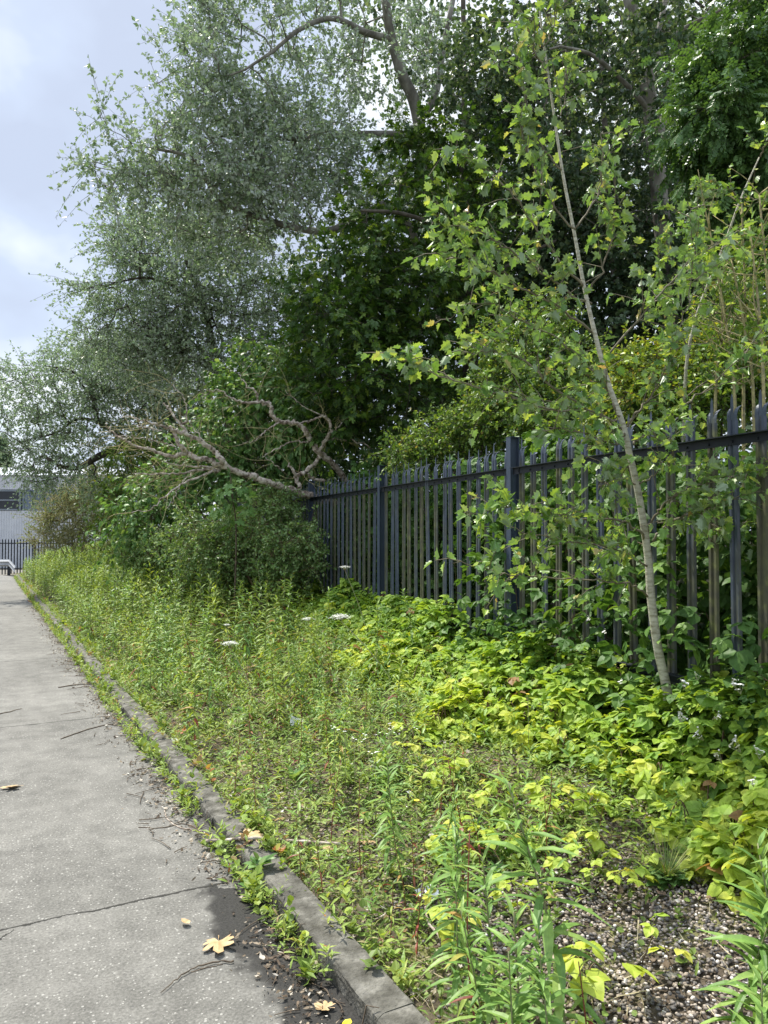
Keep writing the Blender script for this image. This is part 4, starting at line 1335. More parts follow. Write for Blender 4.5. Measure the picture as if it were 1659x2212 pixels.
# ------------------------------------------------------------------ the poplar saplings by the fence
def sapling(name, label, trunk, r0, r1, branches, nleaf, lsize, mat, seedbase, leaf_up=1.1, extra_up=None):
    base = np.asarray(trunk[0], float)
    root = thing(name, label, 'sapling', tuple(base))
    w, c, lv = Acc(), Acc(), Acc()
    sp = spline(trunk, 7)
    w.path(sp, np.linspace(r0, r1, len(sp)), 10)
    pos, ax = [], []
    for pts, ra, rb, dens in branches:
        b = spline(pts, 6)
        b = b + rng.normal(size=b.shape) * .006
        c.path(b, np.linspace(ra * .85, rb, len(b)), 5)
        Lb = np.sum(np.linalg.norm(np.diff(b, axis=0), axis=1))
        nside = int(Lb * 21 * dens) + 3
        for k_ in range(nside):
            f = .22 + .78 * (k_ + rng.random()) / nside
            i = min(len(b) - 1, max(1, int(f * (len(b) - 1))))
            dv = nrm(nrm(b[i] - b[i - 1]) * .8 + rng.normal(size=3) * .8 + np.array([0, 0, .15]))
            l = (.08 + .22 * rng.random()) * (1.1 - .4 * f)
            e_ = b[i] + dv * l
            m_ = b[i] + dv * l * .5 + np.array([0, 0, .012])
            c.edges([b[i], m_], [m_, e_], [.0028, .0022], [.0022, .0014], 4)
            nl = int(nleaf * (.6 + .8 * rng.random()))
            for q in range(nl):
                g = (q + 1) / nl
                pp = b[i] + (e_ - b[i]) * g
                pos.append(pp)
                ax.append(nrm(dv * .4 + rng.normal(size=3) * .7 + np.array([0, 0, -.35])))
    pos, ax = np.array(pos), np.array(ax)
    lv.inst(T_LOBED, pos, ax, nrm(UP * leaf_up + rdir(len(pos)) * 1.0), lsize * (.55 + .75 * rng.random(len(pos))))
    for A_ in (w, c, lv):
        A_.V = [v - base for v in A_.V]
    w.build('trunk', mat, root, True)
    c.build('branches', M_BRANCH, root, True)
    lv.build('crown', M_SAPL, root)


SY = 4.1
g0 = P(1462, 1610, SY)
tr = [np.array([g0[0], SY, float(ground(g0[0], SY)) - .05])] + [P(x, y, SY + dy) for x, y, dy in
     [(1440, 1488, 0), (1422, 1405, 0), (1407, 1297, 0), (1402, 1225, 0), (1395, 1164, 0), (1378, 1060, 0), (1360, 981, 0), (1346, 919, 0), (1330, 873, .02), (1310, 815, .04), (1285, 720, .06), (1262, 620, .1), (1240, 500, .14), (1215, 370, .18), (1190, 200, .22), (1170, 60, .25), (1158, -60, .27)]]


def SB(pts, ra=.008, rb=.002, d=1.0, y0=0.0, y1=-.25):
    n = len(pts)
    return ([P(x, y, SY + y0 + (y1 - y0) * i / (n - 1)) for i, (x, y) in enumerate(pts)], ra, rb, d)


brs = [SB([(1335, 910), (1292, 898), (1242, 889), (1170, 880), (1098, 851), (1000, 830), (900, 790), (838, 762)], .0085, .0018, 1.0, 0, -.45),
       SB([(1339, 898), (1321, 862), (1303, 829), (1270, 790), (1200, 730), (1100, 680), (1050, 655), (950, 690)], .009, .0018, 1.0, 0, .25),
       SB([(1352, 923), (1375, 894), (1404, 858), (1425, 825), (1450, 760), (1470, 700), (1500, 560), (1480, 430)], .009, .0018, 1.0, 0, -.2),
       SB([(1366, 955), (1404, 930), (1468, 883), (1540, 829), (1600, 770), (1665, 700)], .009, .002, .7, 0, .15),
       SB([(1401, 1150), (1422, 1103), (1450, 1074), (1483, 1056), (1530, 1045), (1584, 1035), (1660, 1013)], .0085, .0018, 1.3, 0, -.35),
       SB([(1408, 1166), (1450, 1128), (1494, 1107), (1544, 1096), (1600, 1076)], .008, .002, 1.0, 0, -.3),
       SB([(1397, 1168), (1371, 1143), (1335, 1121), (1270, 1121), (1216, 1121), (1152, 1114), (1098, 1096), (1005, 1110)], .009, .002, 1.2, 0, -.4),
       SB([(1402, 1225), (1371, 1204), (1328, 1186), (1263, 1175), (1190, 1163), (1120, 1150)], .007, .002, 1.2, 0, -.35),
       SB([(1404, 1290), (1368, 1265), (1314, 1254), (1234, 1251), (1134, 1243), (1070, 1235), (975, 1215)], .007, .002, .55, 0, -.4),
       SB([(1350, 935), (1340, 960), (1300, 950), (1240, 930), (1150, 925)], .007, .002, .7, 0, -.3),
       SB([(1262, 620), (1215, 570), (1150, 480), (1090, 400), (1000, 330), (965, 320)], .009, .002, 1.0, .1, -.1),
       SB([(1272, 660), (1200, 610), (1100, 540), (1010, 490), (935, 462)], .009, .002, 1.0, .1, -.15),
       SB([(1285, 720), (1200, 660), (1080, 600), (1000, 560), (930, 540)], .009, .002, 1.0, .06, -.25),
       SB([(1268, 640), (1310, 560), (1325, 480), (1330, 420)], .008, .002, 1.0, .1, 0),
       SB([(1300, 780), (1380, 690), (1440, 620), (1500, 560), (1590, 500)], .008, .002, .9, .04, .25),
       SB([(1240, 500), (1180, 420), (1140, 330), (1120, 260)], .007, .002, 1.0, .14, .1),
       SB([(1240, 500), (1290, 420), (1300, 350), (1298, 280)], .007, .002, .8, .14, .2),
       SB([(1215, 370), (1160, 300), (1130, 200), (1125, 90)], .006, .002, 1.0, .18, .1),
       SB([(1200, 270), (1225, 200), (1215, 120)], .005, .002, 1.1, .2, .2),
       SB([(1185, 170), (1150, 100), (1140, 20)], .005, .002, 1.3, .2, .2),
       SB([(1175, 100), (1200, 50), (1195, -20)], .005, .002, 1.3, .2, .2),
       SB([(1345, 925), (1200, 840), (1150, 790), (1080, 760), (1000, 760)], .008, .002, .8, .0, -.2),
       SB([(1376, 1050), (1420, 1020), (1450, 1000), (1440, 960), (1410, 940)], .006, .002, 1.0, 0, -.25),
       SB([(1374, 1045), (1340, 1030), (1300, 1040), (1290, 1060)], .006, .002, 1.1, 0, -.2),
       SB([(1425, 1130), (1500, 1120), (1560, 1150), (1600, 1140)], .005, .002, .8, 0, -.1)]
sapling('poplar_sapling', 'young poplar with smooth pale grey trunk and toothed green leaves in front of the fence', tr, .026, .004, brs, 6, .066, M_BARKS, None)
SY2 = 6.0
g0 = P(1470, 1100, SY2 + .2)
g0 = G(g0[0], SY2 + .2, -.05)
SY_ = SY
SY = SY2
sapling('poplar_sapling', 'second young poplar standing behind the fence with leaves at the right edge', [g0, P(1478, 880, SY2 + .1), P(1500, 700, SY2), P(1560, 540, SY2), P(1600, 430, SY2), P(1640, 340, SY2)], .016, .005,
        [SB([(1490, 760), (1440, 660), (1420, 560), (1440, 500)]), SB([(1520, 640), (1500, 520), (1510, 420)]), SB([(1560, 540), (1620, 520), (1690, 510)]), SB([(1500, 700), (1580, 660), (1660, 640)]), SB([(1600, 430), (1650, 430), (1700, 440)]),
         SB([(1600, 430), (1560, 400), (1530, 420)]), SB([(1480, 860), (1560, 800), (1650, 790)]), SB([(1640, 340), (1660, 300), (1670, 270)])], 7, .062, M_BARKS, None)
SY = SY_

# ------------------------------------------------------------------ brambles
def bramble(name, label, pts, nleaf, leaf_size, mat, base, thick=.25, ncane=40, flowers=(), group=None, rfn=None, up=1.3, T2=True, lean=None):
    """pts: function n -> (n,3) points on the outside of the thicket, with outward normals"""
    root = thing(name, label, 'bramble', tuple(base), 0, group)
    lv, cn = Acc(), Acc()
    q, nv = pts(nleaf)
    depth = rng.random(nleaf) ** 1.6 * thick
    q = q - nv * depth[:, None] + rng.normal(size=q.shape) * .02
    gz = ground(q[:, 0], q[:, 1]) + .015
    q[:, 2] = np.maximum(q[:, 2], gz + .02 * rng.random(nleaf))
    az = rng.random(nleaf) * 2 * math.pi
    ax = nrm(np.stack([np.cos(az), np.sin(az), -.25 + .35 * rng.normal(size=nleaf)], 1) + nv * .25)
    uu = nrm(UP * up + nv * .4 + rdir(nleaf) * .95)
    sz = leaf_size * (.4 + 1.05 * rng.random(nleaf) ** 1.3)
    r = rng.random(nleaf) if rfn is None else np.where(rng.random(nleaf) < .006, 1.0, np.clip(rfn(q, depth), 0, .96))
    h = rng.random(nleaf) < .5
    for T, mk in ((T_TRIFOL, h), (T_TRIFOL2, ~h)):
        lv.inst(T, q[mk], ax[mk], uu[mk], sz[mk], r[mk])
    c, cv = pts(ncane)
    c2, _ = pts(ncane * 6)
    for i in range(ncane):
        j = np.argsort(np.linalg.norm(c2 - c[i], axis=1))[rng.integers(4, 14)]
        a0, a1 = c[i] - cv[i] * .12, c2[j] - cv[i] * .1
        a0[2] = max(a0[2] - .15, float(ground(a0[0], a0[1])))
        m_ = (a0 + a1) / 2 + np.array([0, 0, .14])
        s_p = spline([a0, m_, a1], 5)
        cn.path(s_p, np.linspace(.004, .002, len(s_p)), 4)
    lv.V = [v - base for v in lv.V]
    cn.V = [v - base for v in cn.V]
    lv.build('leaves', mat, root)
    cn.build('cane_tangle', M_CANE, root, True)
    for f in flowers:
        o = link('flower_cluster', me_bflower, root)
        o.location = tuple(np.asarray(f) - base)
        o.rotation_euler = (rng.normal() * .4 + .3, rng.normal() * .3, rng.random() * 6)
        k_ = .6 + .5 * rng.random()
        o.scale = (k_, k_, k_)
    return root


def flower_cluster_mesh():
    a = Acc()
    for k_ in range(7):
        c = rng.normal(size=3) * np.array([.018, .018, .009]) + np.array([0, 0, .03])
        a.edges([[0, 0, 0]], [c], .0012, .001, 3, 0.5, 1)
        if k_ < 4:
            for m_ in range(5):
                an = m_ * 1.257 + k_
                d = np.array([math.cos(an), math.sin(an), .25])
                a.inst(T_ROUND, [c], [d], [[-d[0] * .25, -d[1] * .25, 1]], .0125, mi=0)
            a.inst(T_ROUND, [c + np.array([0, -.003, .002])], [[0, 1, .1]], UP, .006, mi=2)
        else:
            for m_ in range(3):
                an = m_ * 2.09
                a.inst(T_ROUND, [c], [[math.cos(an) * .4, math.sin(an) * .4, 1]], [[math.cos(an), math.sin(an), 0]], .008, mi=0)
    return a.mesh('flower_cluster', [M_WHITE, M_STEMG, M_STEMG])


me_bflower = flower_cluster_mesh()


def noise2(x, y, f=1.0, seed=0.0):
    return (np.sin(x * 2.1 * f + 1.3 * y * f + seed) + np.sin(-1.7 * x * f + 2.4 * y * f + seed * 2.1) + .6 * np.sin(4.3 * x * f - 3.1 * y * f + seed * 3.7)
            + .5 * np.sin(6.1 * x * f + 5.2 * y * f + seed)) / 3.1


# height of the bramble mound in front of the fence, in fence axes (t along, o = metres in front of the fence)
def mound_h(t, o):
    x, y = fence_pt(t, -o)
    n = noise2(x, y, 1.1, 1.0)
    n2 = noise2(x, y, 2.7, 4.0)
    edge = .92 + .26 * n + .16 * n2 - .16 * smooth(-1.0, -2.2, t) - .12 * np.clip(t - 1, 0, 6)       # how far the mound reaches
    prof = np.clip((edge - o) / .75, 0, 1) ** .6
    hgt = .25 + .12 * smooth(.7, .1, o) + .10 * n2 + .09 * n + .16 * smooth(-1.4, -3.5, t)
    return prof * hgt, edge


def mound_pts(tlo, thi, omax):
    def f(n):
        out, nrmv = [], []
        got = 0
        while got < n:
            m = n * 3
            t = tlo + (thi - tlo) * rng.random(m)
            o = -.05 + (omax + .05) * rng.random(m)
            h, edge = mound_h(t, o)
            ok = h > .05
            t, o, h = t[ok], o[ok], h[ok]
            h2, _ = mound_h(t, o + .04)
            x, y = fence_pt(t, -o)
            p = np.stack([x, y, ground(x, y) + h], 1)
            sl = np.clip((h - h2) / .04, 0, 2.0)
            nv = nrm(np.stack([-.928 * sl, -.372 * sl, np.ones_like(sl)], 1))
            # steeper faces carry more leaf
            k = rng.random(len(p)) < (.45 + .3 * sl)
            out.append(p[k])
            nrmv.append(nv[k])
            got += int(k.sum())
        return np.concatenate(out)[:n].copy(), np.concatenate(nrmv)[:n].copy()
    return f


def mound_shade_rnd(q, depth):
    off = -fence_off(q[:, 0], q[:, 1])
    return .42 + .36 * smooth(.2, .75, off) - depth * .9 + rng.normal(size=len(q)) * .2  # shade near the fence and deep in the mound painted as darker leaf tone


FLOW = [P(x, y, Y) for x, y, Y in [(1505, 1470, 3.6), (1478, 1490, 3.7), (1580, 1478, 3.3), (1600, 1500, 3.25), (1538, 1555, 3.2), (1470, 1560, 3.4), (1520, 1600, 3.1), (1640, 1640, 2.8), (1628, 1700, 2.7), (1560, 1650, 3.0), (1600, 1625, 2.95), (1340, 1480, 4.3), (1290, 1500, 4.5)]]
bramble('bramble_thicket', 'sunlit yellow-green bramble spreading from the fence foot across the lower right', mound_pts(-3.4, 0.4, 1.7), 9000, .099, M_BRAM_L, np.array([2.0, 4.3, .4]), .32, 220, FLOW, 'brambles at the fence', mound_shade_rnd)
bramble('bramble_thicket', 'low bramble along the fence foot left of the thick blue post', mound_pts(0.4, 6.5, 1.35), 7500, .10, M_BRAM_L, np.array([.3, 7.2, .4]), .26, 50, (), 'brambles at the fence', mound_shade_rnd)


def climb_pts(n):
    t = -2.8 + 3.3 * rng.random(n)
    h = rng.random(n) ** 1.3 * (.75 + .35 * np.sin(t * 3.1) + .2 * np.sin(t * 7))
    o = .05 + .28 * rng.random(n) * (1.2 - h)
    x, y = fence_pt(t, -o)
    return np.stack([x, y, ground(x, y) + h + .15], 1), np.broadcast_to(nrm(np.array([-.928, -.372, .6])), (n, 3)).copy()


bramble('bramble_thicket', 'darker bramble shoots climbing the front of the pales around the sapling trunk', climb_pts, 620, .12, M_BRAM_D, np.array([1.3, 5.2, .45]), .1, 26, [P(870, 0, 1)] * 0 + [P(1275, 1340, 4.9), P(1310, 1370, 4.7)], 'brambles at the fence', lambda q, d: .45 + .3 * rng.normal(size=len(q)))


def back_pts(n):
    t = -5.5 + 19 * rng.random(n)
    h = rng.random(n) ** .85 * (1.75 + .2 * np.sin(t * 1.7) + .15 * np.sin(t * 4.1))
    o = .22 + .75 * rng.random(n) ** 1.5 + .18 * np.sin(t * 2.3 + h * 3) ** 2
    x, y = fence_pt(t, o)
    return np.stack([x, y, np.maximum(ground(x, y), BASEZ) - .05 + h], 1), np.broadcast_to(nrm(np.array([-.928, -.372, .3])), (n, 3)).copy()


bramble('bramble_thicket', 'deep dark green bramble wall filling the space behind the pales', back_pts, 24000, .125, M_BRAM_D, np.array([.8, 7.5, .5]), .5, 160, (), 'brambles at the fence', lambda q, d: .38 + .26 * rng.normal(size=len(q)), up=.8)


def left_pts(n):
    t = 6 + 7.5 * rng.random(n)
    o = .05 + 1.3 * rng.random(n)
    x, y = fence_pt(t, -o)
    h = (.75 + .25 * noise2(x, y, 1.5)) * (1 - .5 * smooth(.5, 1.3, o)) * (.5 + .5 * rng.random(n))
    return np.stack([x, y, ground(x, y) + h], 1), np.broadcast_to(nrm(np.array([-.6, -.4, .9])), (n, 3)).copy()


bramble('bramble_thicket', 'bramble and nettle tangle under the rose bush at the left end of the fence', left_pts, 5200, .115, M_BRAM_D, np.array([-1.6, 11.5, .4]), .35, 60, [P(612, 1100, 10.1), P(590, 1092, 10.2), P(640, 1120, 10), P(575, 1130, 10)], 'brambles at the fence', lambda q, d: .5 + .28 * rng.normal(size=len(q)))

# ------------------------------------------------------------------ willowherb and the other tall weeds
def willow_proto(H, nleaf, lsize, T, lean=.06, red=0.0, topup=1.0, stem_r=.004, stem_mat=0, whorl=2, lower=0.12):
    a, s = Acc(), Acc()
    az = rng.random() * 6.28
    lean = lean * (.5 + 1.6 * rng.random())
    tipo = np.array([math.cos(az), math.sin(az), 0]) * lean * H
    pts = spline([[0, 0, 0], np.array([0, 0, H * .5]) + tipo * .25 + rng.normal(size=3) * .03 * H, np.array([0, 0, H]) + tipo], 6)
    s.path(pts, np.linspace(stem_r, stem_r * .45, len(pts)), 5)
    f = lower + (1 - lower) * (np.arange(nleaf) / nleaf) ** .8
    idx = f * (len(pts) - 1)
    i0 = np.clip(idx.astype(int), 0, len(pts) - 2)
    p = pts[i0] + (pts[i0 + 1] - pts[i0]) * (idx - i0)[:, None]
    ang = np.arange(nleaf) * (math.pi if whorl == 2 else 2.4) + (np.arange(nleaf) // 2) * 1.57 + rng.normal(size=nleaf) * .35
    el = -.15 + 1.15 * f ** 2 * topup + rng.normal(size=nleaf) * .18
    ax = np.stack([np.cos(ang) * np.cos(el), np.sin(ang) * np.cos(el), np.sin(el)], 1)
    up = np.stack([-np.cos(ang) * np.sin(el), -np.sin(ang) * np.sin(el), np.cos(el)], 1) + rng.normal(size=(nleaf, 3)) * .15
    sz = lsize * (.55 + .6 * np.sin(np.clip(f * 1.05, 0, 1) * math.pi) ** .7) * (.8 + .4 * rng.random(nleaf))
    sz = np.where(f > .9, lsize * .62, sz)
    mi = (rng.random(nleaf) < red * (1.4 - f * 1.6)).astype(int)
    a.inst(T, p, ax, nrm(up), sz, None, mi)
    # side shoots in the upper leaf axils
    k = rng.integers(nleaf // 3, nleaf, nleaf // 2)
    a.inst(T, p[k], nrm(ax[k] + UP * 1.1), nrm(up[k] + rng.normal(size=(len(k), 3)) * .3), sz[k] * .5, None, 0)
    return s, a


W_STEM = [M_STEMG, M_STEMR]


def proto_meshes(kind, count):
    out = []
    for i in range(count):
        if kind == 'big':
            s, a = willow_proto(.85 + .1 * rng.random(), 42, .14, T_LANCE if i % 2 else T_LANCE2, .10, .03, 1.0, .0055)
            out.append((s.mesh('stem', M_STEMG, True), a.mesh('leaves', [M_WILH, M_RED])))
        elif kind == 'mid':
            s, a = willow_proto(.55 + .1 * rng.random(), 40, .098, T_LANCE2, .10, .05, 1.0, .0035)
            out.append((s.mesh('stem', M_STEMG, True), a.mesh('leaves', [M_WILH if i % 2 else M_WILY, M_RED])))
        elif kind == 'red':
            s, a = willow_proto(.34 + .1 * rng.random(), 18, .055, T_LANCE2, .12, .45, .9, .0028)
            out.append((s.mesh('stem', M_STEMR, True), a.mesh('leaves', [M_WILY, M_RED])))
        else:
            s, a = willow_proto(.17 + .06 * rng.random(), 16, .042, T_LANCE2, .15, .12, 1.0, .002)
            out.append((s.mesh('stem', M_STEMG, True), a.mesh('leaves', [M_WILY, M_RED])))
    return out


PROTO = {'big': proto_meshes('big', 6), 'mid': proto_meshes('mid', 8), 'red': proto_meshes('red', 5), 'small': proto_meshes('small', 5)}
nw = 0


def weed(kind, x, y, scale=1.0, label=None, rz=None, tilt=None, group=None, cat='weed'):
    global nw
    s, l = PROTO[kind][rng.integers(len(PROTO[kind]))]
    o = thing('red_willowherb' if kind == 'red' else 'willowherb', label, cat, (x, y, float(ground(x, y)) - .01), rng.random() * 6.28 if rz is None else rz, group)
    o.scale = (scale,) * 3
    tl = tilt or (rng.normal() * .07, rng.normal() * .07)
    o.rotation_euler = (tl[0], tl[1], o.rotation_euler[2])
    link('stem', s, o)
    link('leaves', l, o)
    nw += 1
    return o


def top_at(px, py, Y, H):
    """foot of a plant of height about H whose tip shows at (px,py); gives x, y, scale"""
    p = P(px, py, Y)
    h = p[2] - float(ground(p[0], Y))
    return p[0], Y, h


# the big ones in the foreground
for px, py, Y, Hs, lab in [
        (1235, 1715, 2.02, .9, 'tall leafy willowherb standing in the gravel near the bottom centre right'),
        (1105, 1840, 2.1, .9, 'broad leafy willowherb left of the tallest foreground one'),
        (1165, 1925, 1.85, .9, 'willowherb with spreading leaves at the bottom edge beside the tall one'),
        (1060, 1960, 2.0, .9, 'shorter willowherb just right of the kerb end at the bottom'),
        (1560, 1975, 1.85, .9, 'leafy willowherb standing alone at the right of the gravel patch'),
        (1650, 1790, 1.8, .9, 'tall willowherb cut by the right edge of the picture'),
        (1690, 1860, 1.75, .9, 'broad willowherb behind the bottom right corner'),
        (1610, 2080, 1.62, .9, 'low willowherb in the bottom right corner'),
        (1130, 2040, 1.72, .9, 'short leafy willowherb at the bottom edge in front of the gravel'),
        (1215, 2070, 1.68, .9, 'fresh willowherb shoot at the very bottom right of the kerb'),
        (975, 1800, 2.55, .9, 'willowherb stem beside the white card on the gravel'),
        (845, 1615, 3.3, .9, 'tall pale willowherb in the middle of the verge'),
        (870, 1640, 3.2, .9, 'willowherb leaning beside the pale one in the middle of the verge'),
        (940, 1700, 2.95, .9, 'willowherb with narrow leaves left of the bramble edge'),
        (1000, 1760, 2.6, .9, 'willowherb among the yellow bramble shoots'),
        (990, 1850, 2.25, .9, 'thin willowherb right of the white card'),
        (700, 1440, 5.3, .9, 'tall willowherb in front of the white umbels'),
        (640, 1400, 6.0, .9, 'tall willowherb left of the white umbels')]:
    x, y, h = top_at(px, py, Y, Hs)
    weed('big' if Y < 4 else 'mid', x, y, max(.25, h) / (.9 if Y < 4 else .6), lab, group='willowherb plants on the verge', tilt=(rng.normal() * .03, rng.normal() * .03))
for px, py, Y, lab in [
        (840, 1930, 2.75, 'red-stemmed weed left of the white card'), (900, 1880, 2.7, 'red-leaved weed behind the white card'), (1035, 1900, 2.2, 'dark red stem with long red leaves on the gravel'),
        (560, 1660, 3.8, 'small red-leaved weed near the kerb'), (505, 1610, 4.1, 'red weed beside the kerb by the paper scrap'), (1000, 1610, 3.2, 'red-tinged weed at the edge of the brambles'),
        (720, 1560, 4.3, 'dark red weed stem in the middle of the verge'), (640, 1540, 4.6, 'reddish weed left of the dark red stem'), (545, 1530, 4.9, 'bare red stem near the crumpled paper'), (780, 1720, 3.3, 'reddish weed below the long stick'),
        (1290, 2050, 1.95, 'thin red weed on the bare gravel'), (700, 1790, 3.1, 'red-leaved weed beside the dry maple leaf')]:
    x, y, h = top_at(px, py, Y, .4)
    weed('red', x, y, max(.12, h) / .36, lab, group='red-stemmed weeds on the verge')

cells = []


def place(n, dlo, dhi, slo, shi, kinds, scl, label, group, mind=.1, avoid_gravel=True, dens=None):
    k = 0
    tries = 0
    while k < n and tries < n * 60:
        tries += 1
        d = dlo + (dhi - dlo) * rng.random()
        s = slo + (shi - slo) * rng.random()
        x, y = from_ds(d, s)
        x, y = float(x), float(y)
        off = -fence_off(x, y)
        if off < .35:
            continue
        if dens is not None and rng.random() > dens(x, y, d, s):
            continue
        if any((x - c[0]) ** 2 + (y - c[1]) ** 2 < mind * mind for c in cells[-400:]):
            continue
        cells.append((x, y))
        kd = kinds[rng.integers(len(kinds))]
        weed(kd, x, y, scl * (.7 + .6 * rng.random()), label[1] if kd == 'red' else label[0], group=group[1] if kd == 'red' else group[0])
        k += 1


def gravel_free(x, y, d, s):
    return 0.15 if (y < 3.1 and d > .55) else 1.0


LG = ('green willowherb among many alike in the weed patch between kerb and brambles', 'small red-stemmed weed among others near the kerb')
GG = ('willowherb plants on the verge', 'red-stemmed weeds on the verge')
place(60, .18, 1.5, 3.1, 6.0, ['mid', 'small', 'red', 'small'], .75, LG, GG, .08, dens=gravel_free)
place(30, .15, 1.3, 2.3, 3.4, ['small', 'red'], .8, LG, GG, .08, dens=gravel_free)
place(170, .22, 2.2, 5.5, 11.5, ['mid', 'mid', 'mid', 'red'], .9, LG, GG, .10)

# the solid bed of willowherb further along: nobody could count it
bed = Acc()
nb = 0
sm = [willow_proto(.62 + .12 * rng.random(), 20, .10, T_LANCE_S, .1, 0, 1, .004) for _ in range(5)]
flat = []
for s_a, l_a in sm:
    flat.append([(np.concatenate(A_.V), np.concatenate(A_.L), np.concatenate(A_.S), mi_) for A_, mi_ in ((s_a, 0), (l_a, 1))])
while nb < 3600:
    d = .2 + 7.5 * rng.random()
    s = 8.2 + 24 * rng.random() ** .9
    x, y = from_ds(d, s)
    off = -fence_off(x, y)
    if off < .7 and s < 19:
        continue
    if d > 4.6 or (s > 28.5 and d < 1.0):
        continue
    if s < 10.6 and rng.random() < .5:
        continue
    k_ = rng.integers(len(flat))
    ca, sa = math.cos(rng.random() * 6.28), 0
    an = rng.random() * 6.28
    ca, sa = math.cos(an), math.sin(an)
    sc = .75 + .5 * rng.random()
    if d < .6:
        sc *= .75
    b0 = np.array([x, y, float(ground(x, y))])
    tone = .2 + .6 * rng.random()
    for V, L, S, mi_ in flat[k_]:
        v = np.stack([V[:, 0] * ca - V[:, 1] * sa, V[:, 0] * sa + V[:, 1] * ca, V[:, 2]], 1) * sc + b0
        m_ = mi_ if rng.random() > .35 or mi_ == 0 else 2
        bed.raw(v, L, S, np.clip(tone + .2 * rng.normal(size=len(S)), 0, .92), m_)
    nb += 1
tag(bed.build('willowherb_bed', [M_STEMG, M_WILY, M_WILH]), 'dense bright green bed of willowherb beside the far kerb', 'weeds', kind='stuff')

for i_, (px, py, n_, sz_) in enumerate([(1085, 1690, 9, .075), (1100, 1850, 14, .085), (1180, 1860, 12, .08), (1060, 1800, 9, .08), (1210, 2090, 4, .11), (1245, 2120, 3, .12), (1150, 1760, 12, .08), (1280, 1880, 7, .07),
                                     (1330, 1760, 10, .08), (960, 1890, 6, .08), (1010, 2010, 7, .09), (1420, 1830, 10, .08), (1520, 1810, 10, .085), (1120, 1980, 6, .08), (1385, 2030, 4, .07), (1065, 1740, 8, .08), (955, 1640, 10, .08), (905, 1600, 10, .085), (1000, 1650, 12, .085)]):
    x_ = (px - 829.5) / F
    g_ = None
    z_ = .25
    for _ in range(12):
        y_ = (1106 - py) / F
        c_, s_n = math.cos(PITCH), math.sin(PITCH)
        k_ = (z_ + .08 - CAMZ) / (s_n + c_ * y_)
        g_ = np.array([x_ * k_, (c_ - s_n * y_) * k_])
        z_ = float(ground(g_[0], g_[1]))
    base_ = np.array([g_[0], g_[1], z_])
    rt = thing('bramble_shoot', 'low yellow-green bramble shoot on the verge, one of several before the main thicket', 'bramble', tuple(base_), 0, 'small bramble shoots on the gravel')
    st_a, lf_a = Acc(), Acc()
    an0 = rng.random() * 6.28
    ln = .06 + .022 * n_
    cp = spline([[0, 0, 0], [math.cos(an0) * ln * .5, math.sin(an0) * ln * .5, .10 + .04 * rng.random()], [math.cos(an0) * ln, math.sin(an0) * ln, .05]], 6)
    st_a.path(cp, np.linspace(.0026, .0015, len(cp)), 4)
    j_ = rng.integers(2, len(cp), n_)
    aa = rng.random(n_) * 6.28
    st_p = cp[j_]
    pe = st_p + np.stack([np.cos(aa) * .03, np.sin(aa) * .03, .02 + .03 * rng.random(n_)], 1)
    st_a.edges(st_p, pe, .0014, .001, 3)
    h_ = rng.random(n_) < .5
    axx = nrm(np.stack([np.cos(aa), np.sin(aa), .1 * rng.normal(size=n_)], 1))
    for T_, k2 in ((T_TRIFOL, h_), (T_TRIFOL2, ~h_)):
        lf_a.inst(T_, pe[k2], axx[k2], nrm(UP + .45 * rdir(k2.sum())), sz_ * (.7 + .6 * rng.random(k2.sum())), np.clip(.82 + .13 * rng.normal(size=k2.sum()), .3, .98))
    st_a.build('stem', M_CANE, rt, True)
    lf_a.build('leaves', M_BRAM_L, rt)

# white umbels on dark leaning stems
def umbel(px, py, Y, foot_px, foot_py, r, lab):
    top = P(px, py, Y)
    fy = Y - .25
    ft = P(foot_px, foot_py, fy)
    foot = np.array([ft[0], fy, float(ground(ft[0], fy))])
    root = thing('cow_parsley', lab, 'wild flower', tuple(foot), 0, 'white umbels on the verge')
    s, f = Acc(), Acc()
    sp = spline([foot, foot * .5 + top * .5 + np.array([.01, 0, .02]), top], 6)
    s.path(sp - foot, np.linspace(.005, .003, len(sp)), 5)
    nu = 16
    for k_ in range(nu):
        an = k_ * 2.4
        rr = r * math.sqrt((k_ + .5) / nu)
        e_ = top + np.array([math.cos(an) * rr, math.sin(an) * rr, .045 - .3 * rr * rr / r])
        s.edges([top - foot], [e_ - foot], .0014, .001, 3)
        q = e_ - foot + rng.normal(size=(26, 3)) * np.array([.016, .016, .003]) * (r / .07)
        f.inst(T_ROUND, q, nrm(rdir(26) * np.array([1, 1, .2])), nrm(UP + rdir(26) * .25), .009 * (r / .07), mi=0)
    s.build('stem', M_STEMG, root, True)
    f.build('flower', M_WHITE, root)


umbel(735, 1340, 6.3, 858, 1470, .075, 'largest white umbel on a long dark stem leaning left')
umbel(666, 1345, 6.9, 700, 1420, .05, 'small white umbel left of the largest one')
umbel(497, 1398, 6.4, 560, 1490, .055, 'white umbel on the left in the tall weeds')
umbel(490, 1358, 7.6, 500, 1420, .03, 'smallest white umbel, behind the left one')
umbel(745, 1232, 8.0, 800, 1330, .05, 'ragged white umbel higher up against the fence pales')

# ------------------------------------------------------------------ low ground cover, grass, gravel, litter
def cover_density(x, y):
    d, s = to_ds(x, y)
    n = noise2(x, y, 2.2, 2.0) + .5 * noise2(x, y, 6.0, 5.0)
    base = .75 + .3 * n
    grav = smooth(3.4, 2.7, y) * smooth(.42, .7, d)          # bare gravel lower right
    base = base * (1 - .93 * grav)
    base = base * (.55 + .45 * smooth(.12, .2, d))
    return base


